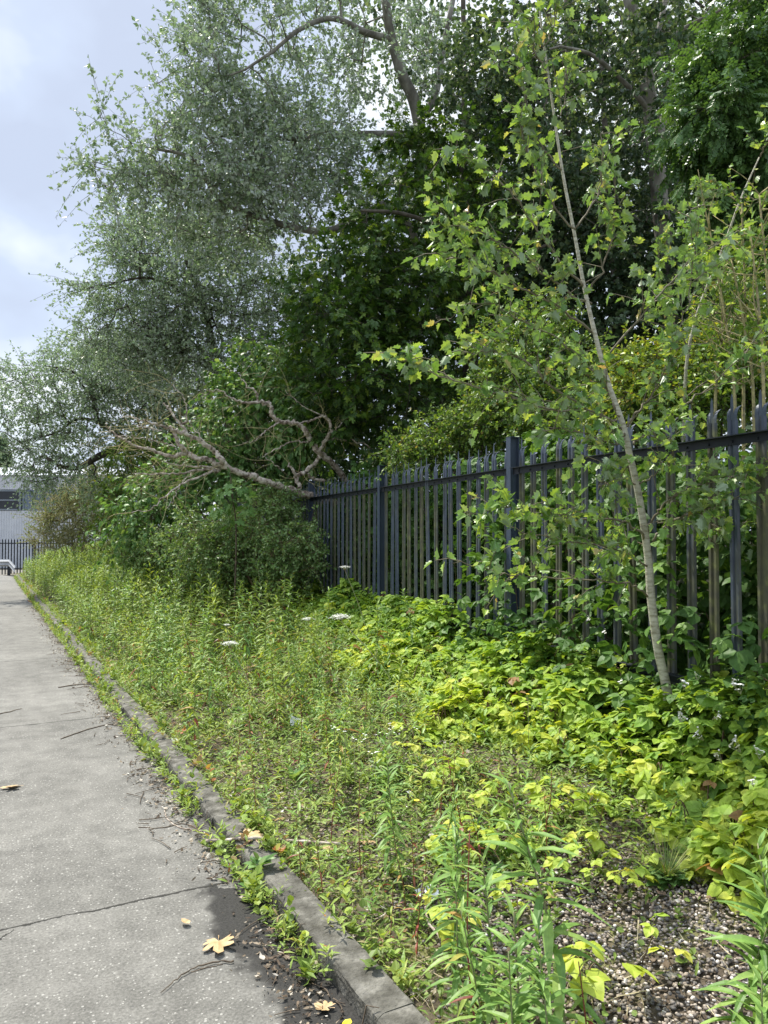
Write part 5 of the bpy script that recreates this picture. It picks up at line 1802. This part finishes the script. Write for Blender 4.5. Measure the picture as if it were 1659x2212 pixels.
def scatter_ground(n, dlo, dhi, slo, shi, fn):
    d = dlo + (dhi - dlo) * rng.random(n)
    s = slo + (shi - slo) * rng.random(n)
    x, y = from_ds(d, s)
    k = rng.random(n) < fn(x, y)
    x, y = x[k], y[k]
    return np.stack([x, y, ground(x, y)], 1)


cov = Acc()
for n, dl, dh, sl, sh, sz in ((26000, .1, 2.3, 1.6, 5.5, .022), (26000, .12, 2.6, 5.5, 12, .03), (9000, .12, 4, 12, 30, .05)):
    q = scatter_ground(n, dl, dh, sl, sh, cover_density)
    m = len(q)
    q[:, 2] += .004 + .035 * rng.random(m) ** 2 * sz / .02
    ax = nrm(rdir(m) * np.array([1, 1, .4]) + np.array([0, 0, .25]))
    tone = np.clip(.45 + .25 * noise2(q[:, 0], q[:, 1], 3.0, 7) + .22 * rng.normal(size=m), 0, 1)
    h = rng.random(m) < .6
    cov.inst(T_ROUND, q[h], ax[h], nrm(UP * 1.4 + rdir(h.sum()) * .7), sz * (.4 + rng.random(h.sum())), tone[h])
    cov.inst(T_LANCE_S, q[~h], ax[~h], nrm(UP + rdir((~h).sum()) * .6), sz * 1.7 * (.5 + rng.random((~h).sum())), tone[~h])
tag(cov.build('ground_cover', M_COVER), 'mat of small creeping green leaves over the verge', 'ground cover', kind='stuff')

vw = Acc()
for n_, dl, dh, sl, sh in ((900, .16, 1.9, 1.7, 4.2), (2600, .14, 2.4, 4.2, 9), (1800, .14, 3.2, 9, 16)):
    q = scatter_ground(n_, dl, dh, sl, sh, cover_density)
    for p0 in q:
        d_, s_ = to_ds(p0[0], p0[1])
        if d_ < .75 and p0[1] < 6.5 and rng.random() < .6:
            continue
        kind_ = rng.integers(4)
        hh = (.04 + .22 * rng.random() ** 1.5 * float(smooth(.1, 1.0, d_) + .35)) * (1.0 if p0[1] > 4 else .8)
        nl = rng.integers(6, 14)
        tone = np.clip(.5 + .28 * rng.normal(), .05, .93)
        an = rng.random() * 6.28 + np.arange(nl) * 2.4
        f_ = np.arange(nl) / nl
        lean = rng.normal(size=2) * .25 * hh
        pos = p0 + np.stack([lean[0] * f_, lean[1] * f_, hh * f_ * (1 if kind_ else .3)], 1)
        el = .25 + .7 * f_ + .2 * rng.normal(size=nl)
        ax = np.stack([np.cos(an) * np.cos(el), np.sin(an) * np.cos(el), np.sin(el)], 1)
        up = np.stack([-np.cos(an) * np.sin(el), -np.sin(an) * np.sin(el), np.cos(el)], 1) + .3 * rng.normal(size=(nl, 3))
        T_ = (T_ROUND, T_LANCE_S, T_LANCE_S, T_LANCE2)[kind_]
        sz_ = (.028, .05, .065, .06)[kind_] * (.7 + .6 * rng.random())
        vw.inst(T_, pos, ax, nrm(up), sz_ * (1.1 - .4 * f_), np.clip(tone + .1 * rng.normal(size=nl), 0, .94), (1, 0, 2, 0)[kind_])
tag(vw.build('weed_undergrowth', [M_WILY, M_COVER, M_WILH]), 'mixed low bright green weeds filling the verge', 'weeds', kind='stuff')

ke = Acc()
for dl, dh, nn in ((-.075, .012, 1500), (.085, .2, 1300)):
    s_v = 2.2 + 26 * rng.random(nn) ** 1.35
    d_v = dl + (dh - dl) * rng.random(nn)
    keep = rng.random(nn) < (.35 + .45 * np.sin(s_v * 2.3 + dl * 50) * np.sin(s_v * 5.1) + .35 * smooth(4, 8, s_v))
    for dd_, ss_ in zip(d_v[keep], s_v[keep]):
        x_, y_ = from_ds(dd_, ss_)
        z_ = (.0 if dd_ < 0 else .06) + float(slope_far(y_))
        nl = rng.integers(5, 10)
        hh = .03 + .10 * rng.random() ** 1.5
        f_ = np.arange(nl) / nl
        an = rng.random() * 6.28 + np.arange(nl) * 2.4
        el = .2 + .8 * f_ + .25 * rng.normal(size=nl)
        lean = rng.normal(size=2) * .03
        pos = np.array([x_, y_, z_]) + np.stack([lean[0] * f_, lean[1] * f_, hh * f_], 1)
        ax = np.stack([np.cos(an) * np.cos(el), np.sin(an) * np.cos(el), np.sin(el)], 1)
        up = np.stack([-np.cos(an) * np.sin(el), -np.sin(an) * np.sin(el), np.cos(el)], 1) + .3 * rng.normal(size=(nl, 3))
        ke.inst(T_LANCE_S if rng.random() < .7 else T_ROUND, pos, ax, nrm(up), .035 * (.7 + .6 * rng.random()), np.clip(.5 + .25 * rng.normal() + .08 * rng.normal(size=nl), 0, 1), rng.integers(2))
tag(ke.build('kerb_weeds', [M_WILY, M_COVER]), 'small yellow-green weeds lining both edges of the kerb', 'weeds', kind='stuff')

gr = Acc()
q = scatter_ground(15000, .1, 2.4, 1.6, 9, lambda x, y: cover_density(x, y) * (.35 + .65 * (noise2(x, y, 1.6, 9) > -.1)))
m = len(q)
gr.inst(T_BLADE, q, nrm(rdir(m) * np.array([.8, .8, .2]) + UP * .8), nrm(rdir(m)), .03 + .08 * rng.random(m) ** 2, np.clip(.5 + .25 * rng.normal(size=m), 0, .93))
# short moss-like turf on the back edge of the kerb
q = scatter_ground(16000, .09, .42, 1.5, 4.3, lambda x, y: .5 + .5 * noise2(x, y, 5, 3))
m = len(q)
gr.inst(T_BLADE, q + np.array([0, 0, .01]), nrm(rdir(m) * np.array([.7, .7, .2]) + UP), nrm(rdir(m)), .012 + .022 * rng.random(m), np.clip(.62 + .2 * rng.normal(size=m), 0, .93))
tag(gr.build('grass', M_COVER), 'thin short grass and moss on the verge', 'grass', kind='stuff')

st = Acc()
q = scatter_ground(9000, .12, 2.3, 1.5, 8, lambda x, y: .5 + .5 * noise2(x, y, 1.8, 2.5))
m = len(q)
st.inst(T_BLADE, q + np.array([0, 0, .012]), nrm(rdir(m) * np.array([1, 1, .18])), nrm(UP + rdir(m) * .6), .05 + .14 * rng.random(m) ** 2)
tag(st.build('dry_straw', M_STRAW), 'pale dry stalks scattered on the gravel and verge', 'straw', kind='stuff')

# gravel: small rounded stones
ico = []
ph = (1 + 5 ** .5) / 2
for a_, b_ in ((1, ph), (-1, ph), (1, -ph), (-1, -ph)):
    ico += [[0, a_, b_], [a_, b_, 0], [b_, 0, a_]]
ico = nrm(np.array(ico, float))
fc = []
for i in range(12):
    for j in range(i + 1, 12):
        for k in range(j + 1, 12):
            if all(np.linalg.norm(ico[p] - ico[q_]) < 1.06 for p, q_ in ((i, j), (j, k), (i, k))):
                v0 = np.cross(ico[j] - ico[i], ico[k] - ico[i])
                fc.append((i, j, k) if v0 @ ico[i] > 0 else (i, k, j))
T_STONE = (ico * np.array([.5, .62, .36]), fc)


def gravel_density(x, y):
    d, s = to_ds(x, y)
    return np.clip(.14 + .95 * smooth(3.7, 2.9, y) * smooth(.35, .6, d), 0, 1)


q = scatter_ground(46000, .13, 2.4, 1.2, 4.6, gravel_density)
m = len(q)
pb = Acc()
pb.inst(T_STONE, q + np.array([0, 0, .002]) + rng.normal(size=(m, 3)) * np.array([0, 0, .003]), nrm(rdir(m) * np.array([1, 1, .35])), nrm(UP + rdir(m) * .35), .008 + .010 * rng.random(m) ** 1.5,
        np.clip(rng.beta(1.3, 1.6, m), 0, 1))
tag(pb.build('gravel', M_PEBBLE, smooth_=True), 'rounded grey, brown and white pea gravel on the verge', 'gravel', kind='stuff')

# gutter weeds and litter along the road edge of the kerb
gw = Acc()
n = 5000
s = 1.4 + 24 * rng.random(n) ** 1.5
d = -.028 + .026 * rng.normal(size=n) - .03 * rng.random(n)
dens = .34 + .6 * np.sin(s * 3.1 + 1) * np.sin(s * 7.7) + .14 * (s > 3)
k = (rng.random(n) < dens) & (d < .02)
x, y = from_ds(d[k], s[k])
m = int(k.sum())
q = np.stack([x, y, slope_far(y) + .004 + .06 * rng.random(m) ** 1.5], 1)
gw.inst(T_LANCE_S, q, nrm(rdir(m) * np.array([1, 1, .5]) + UP * .55), nrm(UP + rdir(m) * .6), .022 + .03 * rng.random(m), np.clip(.5 + .25 * rng.normal(size=m), 0, 1))
tag(gw.build('gutter_weeds', M_WILY), 'line of small green weeds growing in the gutter against the kerb', 'weeds', kind='stuff')

T_CRUMB = (np.array([[0, 0, .05], [.22, .1, .16], [.3, .5, .02], [.12, .62, .1], [.1, 1, .22], [-.2, .7, .05], [-.34, .42, .2], [-.12, .2, .0]]), [(0, 1, 2, 3), (0, 3, 5, 7), (3, 4, 5), (7, 5, 6)])
T_CRUMB2 = (np.array([[0, 0, 0], [.1, .15, .12], [.07, .6, .16], [0, 1, .05], [-.1, .7, .0], [-.13, .25, .03]]), [(0, 1, 2, 5), (5, 2, 3, 4)])
li = Acc()
n = 9000
s = 1.3 + 16 * rng.random(n) ** 1.3
d = -.06 - .075 * np.abs(rng.normal(size=n)) + .03 * rng.normal(size=n)
k = (d < -.005) & (rng.random(n) < .5 + .5 * np.sin(s * 2.7) * np.sin(s * 5.3 + 1))
x, y = from_ds(d[k], s[k])
m = int(k.sum())
q = np.stack([x, y, slope_far(y) + .006 + .008 * rng.random(m)], 1)
h = rng.random(m) < .55
for T_, k_ in ((T_CRUMB, h), (T_CRUMB2, ~h)):
    li.inst(T_, q[k_], nrm(rdir(k_.sum()) * np.array([1, 1, .3])), nrm(UP * 1.3 + rdir(k_.sum()) * .8), .008 + .026 * rng.random(k_.sum()) ** 2.5)
q = scatter_ground(5200, .13, 2.2, 1.3, 7, lambda x, y: .6 + 0 * x)
m = len(q)
li.inst(T_CRUMB, q + np.array([0, 0, .012]), nrm(rdir(m) * np.array([1, 1, .3])), nrm(UP * 1.2 + rdir(m) * .8), .014 + .035 * rng.random(m) ** 2)
tag(li.build('leaf_litter', M_LITTER), 'broken dead leaves and crumbs along the gutter and verge', 'litter', kind='stuff')

tl = Acc()
for _ in range(190):
    if rng.random() < .6:
        d0, s0 = -.03 - .28 * rng.random() ** 1.8, 1.8 + 9 * rng.random()
    else:
        d0, s0 = .2 + 1.6 * rng.random(), 1.6 + 4 * rng.random()
    x, y = from_ds(d0, s0)
    an = rng.random() * 6.28
    L = .04 + .16 * rng.random() ** 2
    p0 = np.array([x, y, 0])
    dv = np.array([math.cos(an), math.sin(an), 0]) * L
    pp = spline([p0, p0 + dv * .5 + rng.normal(size=3) * L * .08, p0 + dv], 3)
    dd, _s = to_ds(pp[:, 0], pp[:, 1])
    pp[:, 2] = np.where((dd > -.01) & (dd < .14), .078, ground(pp[:, 0], pp[:, 1]) + .008)
    tl.path(pp, np.linspace(.0028, .0014, len(pp)), 4)
tag(tl.build('twig_litter', M_TWIG, smooth_=True), 'scattered short brown twigs along the gutter and verge', 'twigs', kind='stuff')


def ground_px(px, py, z=0.0):
    """where the sight line through (px,py) meets height z (near the camera), then the true ground"""
    for _ in range(12):
        x = (px - 829.5) / F
        y = (1106 - py) / F
        c, s_ = math.cos(PITCH), math.sin(PITCH)
        k = (z - CAMZ) / (s_ + c * y)
        X, Y = x * k, (c - s_ * y) * k
        d, _q = to_ds(X, Y)
        z = .074 if 0 <= d <= .127 else float(ground(X, Y))
    return np.array([X, Y, z])


def flat_leaf(name, label, px, py, size, mat, T=T_MAPLE, rz=0.0, cat='leaf', group=None, curl=.25, lift=.012):
    a = Acc()
    v = T[0].copy()
    v = v * np.array([1, 1, 1]) + np.stack([0 * v[:, 0], 0 * v[:, 0], curl * (v[:, 0] ** 2 + (v[:, 1] - .4) ** 2) * .8 + .03 * np.sin(v[:, 0] * 14)], 1)
    a.inst((v - np.array([0, .4, 0]), T[1]), [[0, 0, 0]], [[0, 1, 0]], UP, size)
    o = a.build(name, mat)
    g = ground_px(px, py)
    o.location = (g[0], g[1], g[2] + lift)
    o.rotation_euler = (rng.normal() * .08, rng.normal() * .08, rz)
    return tag(o, label, cat, group)


MLG = 'dry maple leaves on the ground'
flat_leaf('fallen_leaf', 'large tan maple leaf lying on the bare concrete near the damp stain', 472, 2043, .155, M_TAN, rz=3.35, group=MLG)
flat_leaf('fallen_leaf', 'tan maple leaf lying on the kerb beside the long stick', 545, 1812, .15, M_TAN, rz=.6, group=MLG)
flat_leaf('fallen_leaf', 'pale tan leaf out on the road far left', 30, 1703, .13, M_TAN, rz=1.9, group=MLG)
flat_leaf('fallen_leaf', 'pale dry leaf on the verge right of the stick', 712, 1838, .10, M_TAN, rz=2.2, group=MLG)
flat_leaf('fallen_leaf', 'dry leaf at the end of the long stick on the verge', 795, 1826, .11, M_TAN, rz=.2, group=MLG)
flat_leaf('fallen_leaf', 'small curled tan leaf on the road beside the stain edge', 402, 2000 - 0, .05, M_TAN, T_OVATE, rz=.9, group=MLG, curl=.7)
flat_leaf('fallen_leaf', 'brown crumpled leaf in the gutter litter at the bottom', 705, 2205 - 20, .08, M_TAN, rz=1.1, group=MLG, curl=.6)
flat_leaf('fallen_leaf', 'curled bright yellow leaf in the gutter', 750, 2165, .045, M_YELLOW, T_OVATE, rz=2.6, curl=1.6, lift=.006)
# scraps of paper and card
def scrap(name, label, px, py, w_, h_, rz, tilt, fold=.2, cat='litter'):
    a = Acc()
    n1, n2 = 6, 6
    U, Vv = np.meshgrid(np.linspace(-.5, .5, n1), np.linspace(-.5, .5, n2))
    Z = fold * .2 * (np.abs(U) + .5 * np.sin(Vv * 5 + U * 3) * .2)
    V = np.stack([U * w_, Vv * h_, Z * w_], -1).reshape(-1, 3)
    V2 = V - np.array([0, 0, .0012])
    q_, i0 = [], n1 * n2
    for j in range(n2 - 1):
        for i in range(n1 - 1):
            b = j * n1 + i
            q_ += [[b, b + 1, b + n1 + 1, b + n1], [i0 + b, i0 + b + n1, i0 + b + n1 + 1, i0 + b + 1]]
    a.raw(np.concatenate([V, V2]), q_, [4] * len(q_))
    o = a.build(name, M_PAPER)
    g = ground_px(px, py)
    o.location = (g[0], g[1], g[2] + .03)
    o.rotation_euler = (tilt[0], tilt[1], rz)
    return tag(o, label, cat)


scrap('paper_card', 'white square card lying on the gravel among the weeds', 924, 1944, .085, .075, .5, (.15, -.1))
scrap('paper_scrap', 'crumpled white paper half hidden in the middle of the verge', 640, 1570, .10, .07, .3, (.9, .3), 1.6)
scrap('paper_scrap', 'small white paper scrap on the verge just behind the kerb', 377, 1609, .05, .04, .8, (.6, .2), 1.2)
scrap('paper_scrap', 'torn pale scrap at the bramble edge above the card', 884, 1728, .07, .04, 1.2, (.5, .3), 1.4)


def stick(name, label, pix, r0, r1, mat, zoff=.0, cat='stick'):
    pts = []
    for px, py in pix:
        g = ground_px(px, py)
        pts.append(g + np.array([0, 0, r0 + zoff]))
    pts = spline(pts, 5)
    pts = pts + rng.normal(size=pts.shape) * np.array([.003, .003, .0005])
    a = Acc()
    a.path(pts, np.linspace(r0, r1, len(pts)) * (1 + .12 * rng.normal(size=len(pts))), 6)
    return tag(a.build(name, mat, smooth_=True), label, cat)


stick('fallen_stick', 'long bare stick lying across the kerb onto the verge', [(445, 1834), (490, 1833), (540, 1829), (600, 1832), (660, 1836), (735, 1842)], .0085, .007, M_DEAD, .03)
stick('fallen_twig', 'thin dark twig curving on the concrete under the maple leaf', [(345, 2150), (385, 2118), (420, 2095), (470, 2081), (505, 2082)], .0016, .0028, M_TWIG, .006)
stick('fallen_twig', 'short straight dark twig on the concrete below the maple leaf', [(412, 2102), (452, 2090), (482, 2084)], .0018, .0012, M_TWIG)
stick('fallen_twig', 'curved bare twig looping in the gutter above the long stick', [(356, 1750), (365, 1775), (395, 1790), (430, 1797), (455, 1802)], .003, .003, M_DEAD)
stick('fallen_twig', 'forked twig on the road beside the gutter litter', [(300, 1788), (350, 1789), (400, 1780), (445, 1770)], .0022, .003, M_TWIG)
stick('fallen_twig', 'grey knobbly stick lying upright in the gravel beside the white card', [(912, 1930), (918, 1975), (925, 2010), (950, 2050)], .006, .005, M_DEAD, .03)
stick('fallen_twig', 'dark twigs spread on the road at mid distance', [(130, 1598), (180, 1580), (240, 1566), (290, 1560)], .004, .003, M_TWIG)
stick('fallen_twig', 'dark twig on the road nearer the second joint', [(125, 1486), (165, 1480), (205, 1478)], .005, .004, M_TWIG)
stick('fallen_twig', 'lone thin twig at the left edge of the road', [(0, 1543), (25, 1537), (48, 1531)], .004, .002, M_TWIG)
stick('fallen_twig', 'grey stick on the gravel right of the weeds', [(1405, 1990), (1412, 1960), (1420, 1945)], .006, .004, M_DEAD, .01)
stick('fallen_twig', 'pale broken stick behind the kerb on the verge', [(780, 2010), (830, 1985), (855, 1968)], .005, .004, M_DEAD, .01)

# plantain rosettes by the kerb, grass tuft on the gravel, small white and yellow flowers
def rosette(name, label, px, py, n, size, T, mat, el, cat='weed'):
    g = ground_px(px, py)
    a = Acc()
    an = np.arange(n) * 2.4
    ax = np.stack([np.cos(an), np.sin(an), np.full(n, el) + .2 * rng.normal(size=n)], 1)
    a.inst(T, np.zeros((n, 3)) + nrm(ax) * .01, nrm(ax), nrm(UP + rdir(n) * .2), size * (.6 + .5 * rng.random(n)))
    o = a.build(name, mat)
    o.location = (g[0], g[1], g[2] + .006)
    return tag(o, label, cat)


rosette('plantain', 'broad-leaved plantain in the gutter beside the kerb joint', 560, 1875, 9, .09, T_OVATE, M_LILAC, .35)
rosette('plantain', 'smaller plantain in the gutter just below the other', 548, 1925, 7, .08, T_OVATE, M_LILAC, .3)
rosette('horsetail_tuft', 'feathery bright green tuft overhanging the kerb near the bottom', 785, 2060, 70, .05, T_LANCE_S, M_WILH, .5)
rosette('grass_tuft', 'tuft of upright grass and clover leaves on the gravel', 1440, 1900, 150, .24, T_THIN, M_COVER, 1.3)
rosette('clover_patch', 'low green clover clump at the foot of the grass tuft', 1445, 1905, 60, .09, T_TRIFOL, M_LILAC, .6)
rosette('dock_plant', 'upright dark dock leaves in the middle of the verge', 635, 1690, 6, .14, T_OVATE, M_LILAC, 1.3)


def little_flower(name, label, px, py, Y, mat, r, n, group):
    p = P(px, py, Y)
    g = np.array([p[0], Y, float(ground(p[0], Y))])
    h = max(.04, p[2] - g[2])
    root = thing(name, label, 'wild flower', tuple(g), 0, group)
    s, f = Acc(), Acc()
    s.path([[0, 0, 0], [.005, 0, h * .5], [0, 0, h]], [.0018, .0014, .001], 4)
    for k_ in range(n):
        c = np.array([0, 0, h]) + rng.normal(size=3) * np.array([.022, .022, .008]) * (0 if n == 1 else 1)
        if n > 1:
            s.edges([[0, 0, h * .8]], [c], .001, .0008, 3)
        an = np.arange(5) * 1.257
        f.inst(T_ROUND, np.repeat(c[None], 5, 0), np.stack([np.cos(an), np.sin(an), np.full(5, .3)], 1), UP, r)
    s.build('stem', M_STEMG, root, True)
    f.build('flower', mat, root)


for px, py, Y in [(840, 1440, 5.2), (1160 - 20, 1500, 4.3), (1100, 1420, 5.6), (868, 1482, 4.9), (770, 1490, 4.8), (900, 1730, 2.9)]:
    little_flower('buttercup', 'small yellow buttercup among the verge weeds', px, py, Y, M_YELLOW, .013, 1, 'buttercups on the verge')
for px, py, Y in [(722, 1570, 4.2), (745, 1580, 4.1), (795, 1590, 4.0), (765, 1600, 4.0), (845, 1565, 4.2), (870, 1575, 4.1), (840, 1580, 4.1), (810, 1625, 3.7)]:
    little_flower('white_wildflower', 'tiny white flower cluster in the middle of the verge', px, py, Y, M_WHITE, .006, 5, 'small white flower clusters on the verge')

# ------------------------------------------------------------------ far end: building, fence, barrier, pine
M_CLAD = noise_mat('silver_cladding', [(0.3, (0.48, 0.50, 0.53)), (0.7, (0.57, 0.59, 0.62))], 1.2, 3, 0.45, 0)
M_CLADG = noise_mat('grey_cladding', [(0.3, (0.14, 0.175, 0.215)), (0.7, (0.17, 0.21, 0.25))], 1.2, 3, 0.45, 0)
M_GLASS = noise_mat('dark_window', [(0.3, (0.006, 0.007, 0.009)), (0.7, (0.014, 0.015, 0.018))], 2, 2, 0.12, 0, spec=0.6)
M_FRAME = noise_mat('window_frame', [(0.3, (0.16, 0.19, 0.22)), (0.7, (0.2, 0.23, 0.26))], 2, 2, 0.5, 0)
M_GALV = noise_mat('galvanised', [(0.3, (0.30, 0.31, 0.32)), (0.7, (0.40, 0.41, 0.42))], 3, 3, 0.5, 0)
BY = 58.0


def bz(py):
    return P(0, py, BY)[2]


def bxx(px):
    return P(px, 1100, BY)[0]


zg = float(slope_far(BY)) - .1
bld = thing('industrial_unit', 'low industrial unit clad in silver and dark grey corrugated sheet behind the trees', 'building', (bxx(60), BY, zg))
off = np.array([bxx(60), BY, zg])


def corrugated(name, x0, x1, z0, z1, y, mat, pitch=.19, dep=.04):
    a = Acc()
    xs, ys = [], []
    x = x0
    while x < x1:
        for f_, dp in ((0, 0), (.35, 0), (.5, 1), (.85, 1)):
            xs.append(x + f_ * pitch)
            ys.append(y - dep * dp)
        x += pitch
    V = np.array([[xx, yy, z] for z in (z0, z1) for xx, yy in zip(xs, ys)]) - off
    n = len(xs)
    q_ = [[i, i + 1, n + i + 1, n + i] for i in range(n - 1)]
    a.raw(V, q_, [4] * len(q_))
    return a.build(name, mat, bld)


XL, XR = bxx(-420), bxx(330)
wx0, wx1 = bxx(-60), bxx(46)
corrugated('lower_wall', XL, XR, zg, bz(1103), BY, M_CLAD)
corrugated('upper_wall', wx1 + .05, XR, bz(1103) + .02, bz(1058), BY + .03, M_CLADG)
corrugated('upper_wall', XL, wx0, bz(1103) + .02, bz(1058), BY + .03, M_CLADG)
corrugated('upper_wall', XL, XR, bz(1058) + .02, bz(1028), BY + .01, M_CLAD)
rf = Acc()
ridge = bz(1015)
x0, x1 = XL, XR
xs = np.arange(x0, x1, .19)
V = []
for xx in xs:
    V += [[xx, BY - .15, bz(1028) + .03], [xx + .09, BY - .15, bz(1028) + .06], [xx, BY + 9, ridge + .9], [xx + .09, BY + 9, ridge + .93]]
V = np.array(V) - off
q_ = []
for i in range(len(xs) - 1):
    b = i * 4
    q_ += [[b, b + 1, b + 3, b + 2], [b + 1, b + 4, b + 6, b + 3]]
rf.raw(V, q_, [4] * len(q_))
rf.build('roof', M_CLAD, bld)
wf = Acc()
zb, zt = bz(1103) + .03, bz(1058) - .02
for zz in (zb + .05, (zb + zt) / 2, zt - .05):
    wf.box(np.array([(wx0 + wx1) / 2, BY - .02, zz]) - off, wx1 - wx0, .1, .1)
for xx in (wx0 + .05, bxx(-8), wx1 - .08):
    wf.box(np.array([xx, BY - .025, (zb + zt) / 2]) - off, .13, .12, zt - zb)
wfo = wf.build('window', M_FRAME, bld)
gl = Acc()
gl.box(np.array([(wx0 + wx1) / 2, BY + .05, (zb + zt) / 2]) - off, wx1 - wx0, .02, zt - zb)
gl.build('pane', M_GLASS, wfo)
bk = Acc()
bk.box(np.array([(XL + XR) / 2, BY + 9.2, (zg + ridge + .7) / 2]) - off, XR - XL, .2, ridge + .7 - zg)
for xx in (XL + .1, XR - .1):
    bk.box(np.array([xx, BY + 4.6, (zg + bz(1058)) / 2]) - off, .2, 9, bz(1058) - zg - .1)
bk.build('side_wall', M_CLADG, bld)

FY = 41.0
ffz = P(0, 1163, FY)[2]
gz = float(slope_far(FY))
ff = thing('palisade_fence', 'distant dark palisade fence in front of the corrugated building', 'fence', (P(60, 1163, FY)[0], FY, gz))
o0 = np.array([P(60, 1163, FY)[0], FY, gz])
pa, ra, po = Acc(), Acc(), Acc()
x = P(-260, 1163, FY)[0]
x1 = P(330, 1163, FY)[0]
k = 0
while x < x1:
    c = np.array([x, FY, 0]) - o0
    h = ffz - gz
    pa.raw(np.array([[-.033, 0, 0], [0, -.012, 0], [.033, 0, 0], [.033, 0, h - .1], [0, -.012, h], [-.033, 0, h - .1]]) + np.array([c[0], 0, 0]), [0, 1, 4, 5, 1, 2, 3, 4], [4, 4])
    if k % 17 == 0:
        po.box((c[0] + .08, .05, h / 2), .07, .1, h)
    x += .16
    k += 1
for zz in (ffz - gz - .26, .3):
    ra.box((0, -.03, zz), x1 - P(-260, 1163, FY)[0], .04, .06)
for A_, nm_ in ((pa, 'pales'), (ra, 'rails'), (po, 'posts')):
    A_.build(nm_, M_RAIL, ff)

gd = thing('crash_barrier', 'pale galvanised crash barrier across the end of the road', 'barrier', (-16.2, 33, float(slope_far(33))))
g0 = np.array([-16.2, 33, float(slope_far(33))])
ba, bp = Acc(), Acc()
zt_ = P(20, 1208, 33)[2]
prof = [(0, 0), (.03, .05), (.08, .07), (.03, .12), (.03, .17), (.08, .22), (.03, .26), (0, .31)]
line = [P(-260, 1208, 33), P(20, 1208, 33), P(33, 1222, 31.4)]
V = []
for p in line:
    for yy, zz in prof:
        V.append(np.array([p[0], p[1] - yy, zt_ - .31 + zz - (0.22 if p is line[2] else 0)]) - g0)
n = len(prof)
q_ = [[j * n + i, j * n + i + 1, (j + 1) * n + i + 1, (j + 1) * n + i] for j in range(2) for i in range(n - 1)]
ba.raw(V, q_, [4] * len(q_))
ba.build('beam', M_GALV, gd)
for px in (-230, -150, -80, -40, -5, 18):
    p = P(px, 1208, 33)
    bp.box(np.array([p[0], p[1] + .06, (zt_ - .05 + g0[2]) / 2]) - g0, .1, .08, zt_ - g0[2] - .02)
bp.build('posts', M_RAIL, gd)

# dark pine beyond the building
p_ = P(10, 1100, 75)
base = np.array([p_[0] - .5, 75, float(slope_far(75))])
root = thing('pine_tree', 'dark pine showing above the building roof at the left edge', 'tree', tuple(base))
w, c = Acc(), Acc()
top = P(30, 948, 75)
H = top[2] - base[2]
w.path([[0, 0, 0], [0, 0, H * .5], [.1, 0, H * .98]], [.22, .15, .03], 7)
for k_ in range(90):
    f = .4 + .6 * rng.random()
    an = rng.random() * 6.28
    L = (1 - f) * 3.2 + .5
    e_ = np.array([math.cos(an) * L, math.sin(an) * L, H * f + .35 * L * rng.random()])
    w.edges([[0, 0, H * f]], [e_], .04, .015, 4)
    m = 60
    q = np.array([0, 0, H * f]) + (e_ - np.array([0, 0, H * f])) * (.3 + .7 * rng.random((m, 1))) + rng.normal(size=(m, 3)) * .16
    c.inst(T_TRI, q, nrm(rdir(m) + UP * .5), rdir(m), .32 * (.6 + .6 * rng.random(m)))
w.build('trunk', M_BARKD, root, True)
c.build('crown', M_WOOD_DARK, root)
